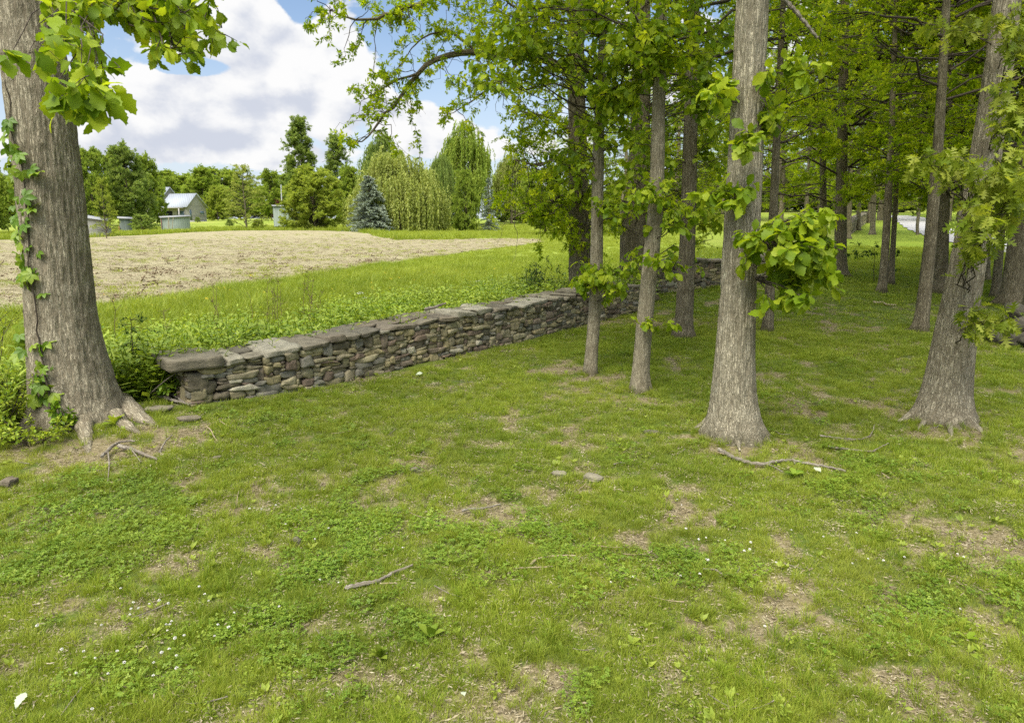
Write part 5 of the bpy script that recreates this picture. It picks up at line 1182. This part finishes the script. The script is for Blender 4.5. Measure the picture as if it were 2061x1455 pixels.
# dead litter on the soil
x, y, r = polar(11000, 2.7, 22, 1.1); lw = ybound(x) - y > -.1; so_ = f_soil(x, y); kp = lw & (rng.random(len(x)) < .4 + .6 * so_); x, y, so_ = x[kp], y[kp], so_[kp]
scatter('dead_litter', 'litter', lay(x, y, -.03 * so_ + .004), rng.uniform(.7, 1.3, len(x)), rng.random(len(x)), .05)
# meadow behind the wall
x, y, r = polar(34000, 8.5, 40, 1.25, 24); b_ = y - ybound(x); kp = (b_ > .75) & ~in_field(x, y); x, y, r, b_ = x[kp], y[kp], r[kp], b_[kp]
tn = np.clip(.9 * fbm(x * .3, y * .3, 70.0, 3) + .3 * fbm(x * 2, y * 2, 71.0, 2) - .3, 0, 1)
scatter('meadow_grass', 'meadow', lay(x, y), rng.uniform(.55, 1.15, len(x)) * np.clip(.85 + .06 * b_, .6, 1.0) * (1 + .5 * (rng.random(len(x)) < .12)), tn, .1)
x, y, r = polar(20000, 36, 135, 1.3, 30, -40); b_ = y - ybound(x); kp = (b_ > .8) & ~in_field(x, y) & ((x / y < .27) | (y > 60)) & (x / y < .30); x, y, r = x[kp], y[kp], r[kp]
scatter('meadow_grass', 'meadowfar', lay(x, y), rng.uniform(.45, .9, len(x)) * np.clip(r / 70, .6, 1.4), np.clip(fbm(x * .1, y * .1, 70.0, 3) + .1, 0, 1), .1)
x, y, r = polar(22000, 8.3, 30, 1.2, 20, -50); b_ = y - ybound(x); n_ = fbm(x * .5, y * .5, 80.0, 3)
kp = (b_ > np.where(x < -4.5, .35, .85)) & (np.hypot(x - bL[0], y - bL[1]) > .85) & ~in_field(x, y) & (rng.random(len(x)) < np.clip(1.35 - b_ / 2.8 + (n_ - .5) * 2.5, 0, .97)); x, y, b_ = x[kp], y[kp], b_[kp]
uw = rng.uniform(-1.2, wp.L + .5, 2300); bw = .55 + rng.exponential(1.25, 2300); tw_ = wp.tan(np.clip(uw, 0, wp.L)); pw_ = wp.at(np.clip(uw, 0, wp.L)) + tw_ * (uw - np.clip(uw, 0, wp.L))[:, None] + np.stack([-tw_[:, 1], tw_[:, 0]], 1) * (.78 + bw)[:, None]
kp = (bw < 4.5) & (rng.random(2300) < np.clip(.10 + 3.6 * (fbm(pw_[:, 0] * .7, pw_[:, 1] * .7, 81.0, 3) - .38), .1, 1)) & (np.hypot(pw_[:, 0] - bL[0], pw_[:, 1] - bL[1]) > .9)
x, y, b_ = np.concatenate([x, pw_[kp, 0]]), np.concatenate([y, pw_[kp, 1]]), np.concatenate([b_, bw[kp]])
scatter('meadow_weeds', 'goldenrod', lay(x, y), (.35 + .95 * rng.random(len(x)) ** 1.3) * np.clip(1.1 - .05 * b_, .7, 1.1), np.clip(fbm(x * .8, y * .8, 90.0, 2) * 1.2 - .3, 0, 1), .12)
# rough grass and weeds past the field edge
x, y = rng.uniform(-75, -4, 6000), rng.uniform(58, 125, 6000); kp = ~in_field(x, y) & (in_field(x + 1.2, y - 4.5) | in_field(x, y - 5)); x, y = x[kp], y[kp]
scatter('field_margin_grass', 'meadowfar', lay(x, y), rng.uniform(1.0, 2.1, len(x)), rng.random(len(x)) * .7, .1)
# clods, straw and green shoots on the tilled field
x, y, r = polar(22000, 15, 75, 1.3, 6, -45); n_ = fbm(x * .5 + y * .15, y * .9, 95.0, 4); kp = in_field(x, y) & (rng.random(len(x)) < np.clip((n_ - .53) * 4, .02, .5) * np.clip(1.4 - r / 40, .05, 1)); x, y = x[kp], y[kp]
scatter('soil_clods', 'clods', lay(x, y, .03), rng.uniform(.3, .85, len(x)), rng.random(len(x)), .3)
x, y, r = polar(11000, 15, 90, 1.25, 6, -45); n_ = fbm(x * .3, y * .5, 98.0, 4); kp = in_field(x, y) & (rng.random(len(x)) < np.clip((n_ - .46) * 4, .03, .8)); x, y, r = x[kp], y[kp], r[kp]
scatter('field_seedlings', 'lawnfar', lay(x, y, .03), rng.uniform(.7, 1.6, len(x)), np.clip(.5 + .4 * rng.random(len(x)), 0, 1), .2)
x, y, r = polar(9000, 15, 80, 1.3, 6, -45); kp = in_field(x, y); x, y, r = x[kp], y[kp], r[kp]
scatter('straw_residue', 'litter', lay(x, y, .06), rng.uniform(1.2, 2.6, len(x)), .55 + .45 * rng.random(len(x)), .1)

# ------------------------------------------------------------------ small things
# creeper on the thick oak
vn = empty('climbing_vine', bL, 'five-leaved creeper climbing the furrowed trunk of the thick oak by the wall end', 'vine'); gl, gb = Geo(), Geo()
def on_trunk(px, py):
    d0 = bL[1]; p = at(px, py, d0); r = np.interp(p[2], zsL, rrL); cx = np.interp(p[2], zsL, axL[:, 0]); dx = np.clip((p[0] - cx) / (r * 1.0), -.97, .97)
    dep = r * math.sqrt(1 - dx * dx) + .03; return np.array([cx + dx * r * (d0 - dep) / d0, np.interp(p[2], zsL, axL[:, 1]) - dep, CAM[2] + (p[2] - CAM[2]) * (d0 - dep) / d0])
VL = [(60, 250), (38, 270), (72, 300), (40, 320), (62, 335), (85, 345), (30, 305), (80, 310), (108, 342), (50, 355), (70, 395), (95, 390), (112, 415), (82, 420), (60, 440), (92, 445), (45, 460), (75, 480), (55, 490), (105, 500), (60, 515), (85, 530), (100, 540), (110, 548), (75, 555), (60, 560), (96, 570), (120, 585), (85, 545), (60, 660), (70, 680), (52, 690), (64, 706), (78, 706), (60, 716), (122, 695), (140, 698), (130, 735), (150, 738), (125, 755), (145, 770), (155, 785), (140, 790), (160, 800), (128, 800), (35, 470), (25, 430), (20, 330), (22, 385)]
ps = np.array([on_trunk(a, b) for a, b in VL]); N = len(ps)
rep = 2; ps2 = np.repeat(ps, rep, 0) + rng.normal(0, .035, (N * rep, 3)); ax = rng.normal(0, .5, (N * rep, 3)) + np.array([0, -.35, -.8]); nn = np.array([0, -1., .5]) + rng.normal(0, .35, (N * rep, 3))
put_leaves(gl, CREEPER, ps2, ax, nn, rng.uniform(.085, .15, N * rep), np.clip(rng.random(N * rep) + .15, 0, 1))
for line in ([(165, 830), (150, 780), (135, 720), (125, 690), (112, 590), (100, 540), (95, 440), (85, 345), (60, 250), (50, 160)], [(70, 790), (62, 700), (66, 660), (58, 560), (50, 470), (38, 330), (30, 260)]):
    P = np.array([on_trunk(a, b) for a, b in line]); s = np.linspace(0, len(P) - 1, 40); P = np.stack([np.interp(s, np.arange(len(P)), P[:, i]) for i in range(3)], 1) + rng.normal(0, .008, (40, 3)); V, q, bc = tubes(P[None], np.linspace(.012, .005, 40)[None], 5); gb.add(V, [q], bc=bc)
gl.build('foliage', M_VINE, vn, off=bL); gb.build('stem', M_TWIG, vn, off=bL)
# thin creeper hanging off the side of the trunk
# shrubs
def shrub(name, label, px, py, d, h, rad, n, T, lf, mat, cat='shrub', group=None, nt=5, nl=7, lean=(0, 0), base=None, flat=1.0):
    b = G(px, py) if d is None else onG(*at(px, py, d)[:2]); rt = empty(name, b, label, cat, group); gl, gb = Geo(), Geo()
    a = rng.uniform(0, 6.28, n); rr = rad * np.sqrt(rng.random(n)); cen = b + np.stack([rr * np.cos(a) + lean[0], rr * np.sin(a) + lean[1], h * rng.uniform(.25, 1, n) * (1 - .35 * (rr / rad) ** 2)], 1)
    st = b + np.stack([.15 * rr * np.cos(a), .15 * rr * np.sin(a), 0 * a - .03], 1)
    leafy(gl, gb, st, cen, min(rad, h) * .33, nt, nl, T, lf, .007, flat, .1, .1, 6, 4, .03, tw0=.3)
    gl.build('foliage', mat, rt, off=b); gb.build('stems', M_TWIG, rt, off=b); return rt
M_SHRUB = leaf_mat('shrub_leaf', (.15, .235, .016), (.26, .345, .028), (.37, .43, .055), .38, .25, .5)
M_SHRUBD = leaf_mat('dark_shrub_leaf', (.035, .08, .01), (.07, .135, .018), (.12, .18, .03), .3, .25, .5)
shrub('leafy_shrub', 'bright yellow-green shrub crowding the creeper side of the thick vined oak', 0, 870, None, 1.0, .5, 30, OVAL, .055, M_SHRUB)
shrub('leafy_shrub', 'taller loose shrub of small leaves at the picture edge, by the field', -60, 830, None, 1.8, .75, 30, OVAL, .05, M_SHRUB)
shrub('leafy_shrub', 'low leafy shrub spreading over the bare soil before the vined oak', 62, 892, None, .34, .42, 24, OVAL, .05, M_SHRUB)
shrub('leafy_shrub', 'small dark leafy clump hugging the foot of the vined oak', 136, 868, None, .42, .13, 9, OVAL, .07, M_VINE)
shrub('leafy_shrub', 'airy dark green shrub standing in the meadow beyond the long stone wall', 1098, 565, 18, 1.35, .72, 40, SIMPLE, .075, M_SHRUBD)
shrub('leafy_shrub', 'pale leafy shrub massed against the wall at the foot of the spreading oak', 1115, 590, 16.6, .8, 1.0, 60, OVAL, .065, M_SHRUB)
shrub('leafy_shrub', 'low pale shrub in the meadow weeds, in front of the airy dark shrub', 1045, 600, 15.8, .6, .8, 40, OVAL, .06, M_SHRUB)
shrub('leafy_shrub', 'bright tall weedy shrub between the flared root and the big end slab', 272, 760, 10.4, .75, .45, 16, LANCE, .13, M_SHRUB)
shrub('leafy_shrub', 'weedy shrub behind the wall end beside the flared root', 255, 770, 9.5, .65, .45, 16, LANCE, .12, M_SHRUB)
shrub('leafy_plant', 'leafy clump growing against the purple stone under the big end slab', 345, 790, 9.3, .32, .2, 8, OVAL, .07, M_VINE, 'plant')
def sapling(name, label, base, top, d, T, lf, mat, n=12, spread=.2, r=.009):
    b = onG(*at(*base, d)[:2]); tp = at(top[0], top[1], d); rt = empty(name, b, label, 'sapling'); gl, gb = Geo(), Geo()
    B = bez(b[None], tp[None], np.array([[.03, 0, 0]]), 10, .008); V, q, bc = tubes(B, (r * np.linspace(1, .4, 10))[None], 6); gb.add(V, [q], bc=bc)
    u = rng.uniform(.35, 1, n); st = b + (tp - b) * u[:, None]; c = st + rng.normal(0, spread, (n, 3)) * np.array([1, 1, .35]); leafy(gl, gb, st, c, spread * .5, 3, 6, T, lf, .004, .6, .1, .3, 5, 3, .02)
    gl.build('foliage', mat, rt, off=b); gb.build('stem', M_TWIG, rt, off=b)
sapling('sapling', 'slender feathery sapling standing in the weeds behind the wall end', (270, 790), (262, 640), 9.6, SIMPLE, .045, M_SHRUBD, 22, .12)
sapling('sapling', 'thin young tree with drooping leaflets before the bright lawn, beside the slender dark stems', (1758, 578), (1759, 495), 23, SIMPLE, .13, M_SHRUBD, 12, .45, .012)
def stick(name, label, px, r, cat='fallen branch', twigs=(), mat=None, lift=.6, dz=None, group=None, d=None):
    P = [G(*p) if d is None else at(p[0], p[1], d) for p in px]; P = np.array(P); n = len(P); K = max(14, n * 7); s = np.linspace(0, n - 1, K); ctr = P[0].copy()
    P = np.stack([np.interp(s, np.arange(n), P[:, i]) for i in range(3)], 1); 
    for _ in range(2): P[1:-1] = .25 * P[:-2] + .5 * P[1:-1] + .25 * P[2:]
    if d is None: P[:, 2] = H(P[:, 0], P[:, 1]) + r * lift + .02
    P += rng.normal(0, r * .16, P.shape); rad = r * np.linspace(1.1, .5, K) * rng.uniform(.86, 1.14, K)
    g = Geo(); V, q, bc = tubes(P[None], rad[None], 9); g.add(V, [q], bc=bc, low=0.)
    S_ = 9; g.add(np.concatenate([V[:S_], P[:1], V[-S_:], P[-1:]]), [np.array([[k, S_, (k + 1) % S_] for k in range(S_)] + [[S_ + 1 + (k + 1) % S_, 2 * S_ + 1, S_ + 1 + k] for k in range(S_)])], bc=np.zeros((2 * S_ + 2, 3)), low=0.)
    for tw in twigs:
        Q = np.array([G(*p) for p in tw]); Q[:, 2] += r * lift + .02; Q[0] = P[np.argmin(np.linalg.norm(P - Q[0], axis=1))]; s2 = np.linspace(0, len(Q) - 1, 8); Q = np.stack([np.interp(s2, np.arange(len(Q)), Q[:, i]) for i in range(3)], 1); V, q, bc = tubes(Q[None], (r * .5 * np.linspace(1, .4, 8))[None], 6); g.add(V, [q], bc=bc, low=0.)
    return tag(g.build(name, mat or M_STICK, off=ctr, loc=ctr), label, cat, group)
M_STICK = bark_mat('dead_wood', (.16, .135, .105), (.36, .325, .27), (.52, .48, .42), 1.6, .8); M_STICKB = bark_mat('bare_wood', (.26, .20, .13), (.42, .35, .25), (.55, .48, .38), 1.6, .4)
stick('fallen_branch', 'long crooked grey branch lying on the grass before the pale peeling oak', [(1447, 912), (1458, 917), (1472, 926), (1500, 938), (1535, 942), (1570, 935), (1595, 932), (1640, 942), (1672, 948), (1702, 956)], .021, twigs=[[(1545, 941), (1560, 948), (1576, 958)], [(1598, 934), (1600, 940)]])
stick('fallen_branch', 'thin pale branch with an upturned end, lying between the two big oaks', [(1650, 882), (1672, 884), (1700, 888), (1732, 890), (1750, 884), (1757, 872), (1760, 858)], .011, twigs=[[(1684, 885), (1694, 889), (1702, 896)]])
stick('fallen_branch', 'shorter brownish branch just below the thin upturned one', [(1667, 904), (1690, 907), (1720, 911), (1756, 914), (1772, 905), (1788, 898)], .013)
stick('fallen_branch', 'straight weathered stick with a stripped pale middle, lying alone on the open lawn', [(697, 1195), (730, 1187), (765, 1176), (795, 1162), (832, 1148)], .017)
stick('wood_splinter', 'small pale splinter beside the straight weathered stick', [(765, 1184), (782, 1181), (797, 1181)], .008, 'wood splinter', mat=M_STICKB)
stick('fallen_branch', 'short bleached stick above the open middle of the lawn', [(930, 1034), (945, 1030), (968, 1031), (990, 1027), (1007, 1024)], .013)
stick('fallen_branch', 'bent pale bark strip lying in a low arch', [(1068, 1142), (1080, 1132), (1110, 1128), (1158, 1126)], .009, mat=M_STICKB)
stick('fallen_branch', 'thin pale strip just under the arched bark strip', [(1040, 1152), (1060, 1151), (1085, 1151), (1112, 1149)], .007, mat=M_STICKB)
stick('fallen_twig', 'curved twig lying on the dark clover patch', [(1415, 1154), (1438, 1156), (1455, 1163), (1474, 1165), (1484, 1160), (1488, 1151)], .008, 'twig')
stick('fallen_twig', 'short twig on the clover beside the curved one', [(1578, 1140), (1597, 1146), (1616, 1151)], .005, 'twig')
stick('fallen_branch', 'pale crooked branch far back on the shaded lawn', [(1758, 611), (1768, 613), (1776, 611), (1783, 616), (1805, 617)], .032, mat=M_STICKB)
stick('fallen_branch', 'forked root-like branch curving before the vined oak', [(205, 925), (218, 915), (228, 903), (242, 895), (258, 893), (272, 894)], .018, twigs=[[(218, 915), (221, 940), (219, 960), (218, 976)]])
stick('fallen_branch', 'dark rotten branch beside the forked curving one', [(240, 905), (265, 912), (290, 921), (318, 932)], .022, twigs=[[(262, 911), (275, 925), (284, 936)]])
stick('fallen_branch', 'thin dark stick resting against the front root of the vined oak', [(125, 872), (160, 858), (200, 846), (245, 838), (275, 832)], .012, lift=3)
stick('fallen_twig', 'slim twig lying on the soil right of the vined oak roots', [(322, 915), (335, 893), (347, 880)], .010, 'twig')
stick('fallen_twig', 'pale bent twig on the grass before the wall end', [(416, 862), (425, 870), (432, 885), (442, 897)], .007, 'twig', mat=M_STICKB)
stick('fallen_twig', 'faint pale twig lying behind the bent one', [(443, 853), (455, 860), (468, 866)], .006, 'twig', mat=M_STICKB)
stick('fallen_branch', 'broken stub of branch piled below the end slab', [(300, 800), (330, 806), (352, 812), (384, 820)], .03)
stick('fallen_branch', 'second broken branch piled below the end slab, reaching to the roots', [(322, 782), (340, 797), (358, 806), (372, 815)], .024)
stick('dead_twig', 'thin bent twig leaning up against the stones under the end slab', [(302, 792), (318, 778), (335, 764), (352, 752), (374, 747)], .008, 'twig', d=9.15)
stick('broken_stub', 'pale splintered upright stub beside the wall end', [(314, 820), (314, 805), (313, 786)], .022, 'stub', d=9.3, mat=M_STICKB)
dW = ray(880, 614); uu = np.linspace(0, wp.L, 900); pp = wp.at(uu); kW = np.argmin(np.abs(pp[:, 0] * dW[1] - pp[:, 1] * dW[0])); YW = pp[kW, 1] + .3
stick('fallen_branch', 'short dead branch lying on top of the long stone wall', [(857, 622), (872, 619), (886, 614), (897, 610)], .028, d=YW)
stick('wood_chip', 'small pale upright wood chip on the grass', [(1437, 1062), (1438, 1052), (1440, 1046)], .014, 'wood chip', mat=M_STICKB, d=G(1437, 1064)[1])
stick('dead_limb', 'bare broken limb sticking out of the leaves above the pale peeling oak', [(1555, -30), (1580, 2), (1600, 22), (1622, 48), (1645, 77)], .028, 'dead limb', d=8.0)
stick('fallen_twig', 'thin twig on the shaded grass behind the pale oak root', [(1560, 872), (1570, 878), (1590, 879)], .006, 'twig')
stick('fallen_twig', 'grey twig on the grass left of the flat stones', [(1235, 940), (1248, 936), (1262, 938)], .008, 'twig')
for k in range(42):      # small scattered twigs
    x, y, r = polar(1, 3, 11, 1.0, 38, -38); a = rng.uniform(0, 6.28); l = rng.uniform(.05, .16); x, y = float(x[0]), float(y[0])
    if y > ybound(x) - .3: continue
    u = np.linspace(-1, 1, 6); P = np.column_stack([x + l * u * math.cos(a), y + l * u * math.sin(a) + .02 * u ** 2]); P = np.column_stack([P, H(P[:, 0], P[:, 1]) + .022])
    V, q, bc = tubes(P[None], np.linspace(.005, .003, 6)[None], 5); g = Geo(); g.add(V, [q], bc=bc, low=0.)
    tag(g.build('lawn_twig', M_STICKB if k % 2 else M_STICK, off=P[0], loc=P[0]), 'tiny dry twig lying loose in the lawn', 'twig', 'tiny twigs scattered over the lawn')
m, t = mat_new('mossy_boulder'); M_BOULD = m; P = worldpos(t); n1 = t.noise(P, 6, 5, .65); t.l.new(principled(t, t.ramp(n1, [(.3, (.04, .036, .028)), (.55, (.10, .09, .068)), (.75, (.13, .15, .06))]), .95, .1, t.bump(n1, .8, .03)), t.out.inputs[0])
# stones on the grass
for nm, lb, px, py, dm in [('flat_stone', 'pinkish flat stone half sunk in the grass, larger of the two before the pale oak', 1192, 966, (.20, .13, .07)), ('flat_stone', 'smaller flat stone sunk in the grass beside the pinkish one', 1125, 957, (.15, .09, .05)),
    ('flat_stone', 'pale stone in the weeds at the picture edge before the vined oak', 18, 978, (.17, .12, .09)), ('flat_stone', 'thin grey stone lying near the root end by the wall', 382, 846, (.26, .15, .06)), ('flat_stone', 'little pale stone in the middle of the lawn', 836, 948, (.10, .07, .05)),
    ('flat_stone', 'small upright stone on the bare soil patch', 598, 1094, (.07, .05, .07)), ('flat_stone', 'small whitish stone chip in front of the wall end', 437, 925, (.10, .06, .04)), ('flat_stone', 'brown stone in the grass close to the pale oak', 1313, 873, (.2, .12, .05)), ('flat_stone', 'little stone beside the flared root of the wall-end oak', 320, 830, (.3, .16, .08))]:
    b = G(px, py); fr = np.array([np.array(Matrix.Rotation(rng.uniform(-.5, .5), 3, 'Z'))]); g = Geo(); stones(g, np.array([[0, 0, dm[2] * .25]]), np.array([dm]), fr, np.array([rng.random()]), CTr, CF, .22); tag(g.build(nm, M_CAP, loc=b), lb, 'stone')
for k, (px, py, s) in enumerate([(2018, 690, .55), (2052, 695, .62), (2080, 692, .6), (2034, 668, .5), (2064, 668, .6), (2100, 676, .6), (2048, 650, .5)]):
    b = G(px, 690 + 4 * (k % 3)); z_ = (0, 0, 0, .24, .26, .22, .5)[k]; fr = np.array([np.array(Matrix.Rotation(rng.uniform(-.7, .7), 3, 'Z'))]); g = Geo(); stones(g, np.array([[0, 0, s * .2 + z_]]), np.array([[s, s * .8, s * .55]]), fr, np.array([rng.random()]), CTr, CF, .2)
    tag(g.build('boulder', M_BOULD, loc=b), 'dark mossy boulder of the heap under the pointed leaves', 'boulder', 'boulders heaped at the edge of the wood')
# pale blurred leaf, dock plants, mullein
def plant(name, label, px, py, n, L, T, mat, up=.7):
    b = G(px, py); rt = Geo(); a = np.arange(n) * 2.4 + rng.random(); e = rng.uniform(.4, 1.2, n) * up
    put_leaves(rt, T, np.tile([[0, 0, .01]], (n, 1)), np.stack([np.cos(a) * np.cos(e), np.sin(a) * np.cos(e), np.sin(e)], 1), np.array([0, 0, 1.]) + .1 * rng.normal(0, 1, (n, 3)), L * rng.uniform(.7, 1.1, n), rng.random(n)); tag(rt.build(name, mat, loc=b), label, 'plant')
plant('broadleaf_plant', 'grey-green rosette of broad leaves at the foot of the vined oak', 234, 858, 8, .2, OVAL, M_SHRUB, 1.0)
plant('broadleaf_plant', 'single bright upright dock leaf standing in a grass tuft', 866, 1290, 4, .13, OVAL, M_WEED, 1.3)
plant('broadleaf_plant', 'pale broad-leaved seedling alone on the thin soil patch of the lawn', 1272, 1300, 6, .07, OVAL, M_WEED, .8)
plant('broadleaf_plant', 'tall leafy seedling standing up from the lawn beside the dock leaf', 765, 1330, 14, .09, OVAL, M_WEED, 1.5)
plant('broadleaf_plant', 'big-leaved plant lying by the end of the long fallen branch', 1600, 962, 7, .14, OVAL, M_CLOVER, .6)
plant('broadleaf_plant', 'broad pale leaf curled in the grass near the picture edge', 1945, 1295, 3, .1, OVAL, M_SHRUB, .7)
m, t = mat_new('dry_pale_leaf'); M_PALE = m; t.l.new(principled(t, (.36, .40, .27), .6, .3), t.out.inputs[0])
for nm, lb, px, py, s in [('fallen_leaf', 'pale whitish leaf at the lower picture corner', 34, 1448, .09), ('fallen_leaf', 'pale curled leaf beside the long fallen branch', 1652, 963, .10), ('fallen_leaf', 'cream leaf lying flat on the bare soil low in the picture', 935, 1425, .05), ('fallen_leaf', 'pale leaf in the grass in front of the wall', 853, 757, .12)]:
    g = Geo(); put_leaves(g, OAK, np.array([[0, 0, .05]]), np.array([[rng.normal(), rng.normal(), .2]]), np.array([[0, -.4, 1.]]), s, np.array([.5])); tag(g.build(nm, M_PALE, loc=G(px, py)), lb, 'leaf')
# clover heads
gF = 'white clover heads in the lawn'
fl = Geo(); n = 60; dirs = nrm(rng.normal(0, 1, (n, 3))); dirs[:, 2] = np.abs(dirs[:, 2]) * 1.2 - .3; put_leaves(fl, QUAD, np.tile([[0, 0, .075]], (n, 1)), dirs, nrm(rng.normal(0, 1, (n, 3))), .0095 * np.ones(n), rng.random(n))
src = fl.build('flower_head', M_PETAL, link=False); stg = Geo(); V, q, bc = tubes(np.array([[[0, 0, 0], [.004, 0, .04], [0, 0, .075]]]), np.full((1, 3), .0012), 4); stg.add(V, [q], rnd=.4); srs = stg.build('stem', M_CLOVER, link=False)
CF_PX = [(352, 1268), (350, 1272), (466, 1275), (440, 1276), (430, 1291), (340, 1281), (360, 1299), (330, 1276), (378, 1295), (207, 1278), (268, 1230), (300, 1228), (274, 1244), (284, 1233), (262, 1245), (340, 1227), (317, 1222), (424, 1218), (417, 1204), (400, 1191), (466, 1240), (572, 1235), (118, 1323), (174, 1324), (186, 1335), (242, 1331), (318, 1353), (345, 1326), (335, 1329), (362, 1337), (368, 1369), (310, 1374), (222, 1379), (153, 1373), (254, 1347), (184, 1448), (85, 1279), (247, 1198), (638, 1176), (685, 1183), (506, 1034), (513, 1030), (525, 1035), (563, 1029), (608, 1031), (578, 1067), (632, 1088), (814, 1113), (665, 1072),
         (1382, 1080), (1400, 1100), (1455, 1096), (1420, 1092), (1493, 1127), (1511, 1118), (1418, 1135), (1428, 1139), (1558, 1145), (1592, 1076), (1506, 1110), (1225, 1177), (1269, 1170), (1405, 1169), (1362, 1168), (1538, 1282), (1745, 1137), (1780, 1134), (1817, 1135), (1925, 1240), (1938, 1131), (1917, 1128), (1707, 1142), (1363, 1012), (1368, 1024), (1720, 1085), (1655, 1087)]
for px, py in CF_PX:
    b = G(px, py + 6); rt = empty('clover_flower', b, 'round white clover head standing just above the lawn', 'flower', gF); s = rng.uniform(.8, 1.25)
    for s_ in (src, srs):
        o = s_.copy(); col.objects.link(o); o.parent = rt; o.scale = (s, s, s * rng.uniform(.7, 1.1)); o.rotation_euler = (rng.normal(0, .2), rng.normal(0, .2), rng.uniform(0, 6))
# yarrow and dandelions in the meadow
def umbel(seed, h, n, r):
    g_ = np.random.default_rng(seed); g = Geo(); p = np.column_stack([g_.normal(0, r, (n, 2)), h + g_.normal(0, .015, n)]); global rng; k_ = rng; rng = g_
    put_leaves(g, QUAD, p, np.column_stack([g_.normal(0, 1, (n, 2)), g_.normal(0, .2, n)]), up_norm(n, .2), .022 * np.ones(n), g_.random(n)); rng = k_; return g
source('yarrow', [umbel(170 + k, .42 + .05 * k, 22, .035) for k in range(3)], M_PETAL); source('dandelion', [umbel(180 + k, .3 + .05 * k, 9, .012) for k in range(3)], M_YEL)
P = np.array([onG(*at(px + rng.normal(0, 7), py + 40, d)[:2]) for px, py, d in [(290, 690, 9.9), (302, 695, 9.9), (310, 700, 9.8), (295, 686, 10.2), (282, 688, 10.1), (320, 700, 10.0), (370, 683, 10.6), (428, 650, 11.8), (468, 668, 11.5), (470, 660, 12), (480, 672, 11.2), (640, 645, 12.5), (730, 575, 17), (970, 570, 20), (972, 572, 20)] for _ in range(2)])
scatter('yarrow_flowers', 'yarrow', P, rng.uniform(.8, 1.2, len(P)), rng.random(len(P)))
x, y, r = polar(260, 9, 34, 1.2, 8, -38); b_ = y - ybound(x); kp = (b_ > 1.2) & ~in_field(x, y) & (fbm(x * .4, y * .4, 55.0, 2) > .5); P = lay(x[kp], y[kp]); scatter('dandelions', 'dandelion', P, rng.uniform(.8, 1.4, len(P)), rng.random(len(P)))
# dead stalks in the meadow
m, t = mat_new('dry_stalk'); M_STALK = m; t.l.new(principled(t, (.17, .12, .075), .9, .1), t.out.inputs[0])
for px, y0, y1, d in [(431, 655, 572, 12.5), (437, 655, 585, 12.6), (333, 675, 628, 11.2), (537, 650, 571, 13.2), (553, 640, 570, 14), (560, 640, 555, 14), (566, 640, 572, 14.1), (549, 640, 590, 14), (610, 640, 560, 14.2), (622, 640, 556, 14.3), (630, 640, 566, 14.2), (618, 645, 590, 14.0), (505, 640, 598, 13.5), (640, 640, 590, 14.5), (232, 700, 610, 10.5)]:
    b = onG(*at(px, y0, d)[:2]); tp = at(px + rng.normal(0, 4), y1, d); g = Geo(); n = 16
    B = bez(b[None], tp[None], rng.normal(0, .03, (1, 3)), 9, .01); V, q, bc = tubes(B, (.006 * np.linspace(1, .5, 9))[None], 5); g.add(V, [q])
    st = B[0][rng.integers(3, 9, n)]; en = st + np.column_stack([rng.normal(0, .06, (n, 2)), rng.uniform(.01, .12, n)]); V, q, bc = tubes(bez(st, en, np.zeros((n, 3)), 3), np.full((n, 3), .003), 3); g.add(V, [q])
    tag(g.build('dead_weed_stalk', M_STALK, off=b, loc=b), 'dry brown weed stalk standing in the green meadow strip', 'dead stalk', 'dry weed stalks of the meadow')
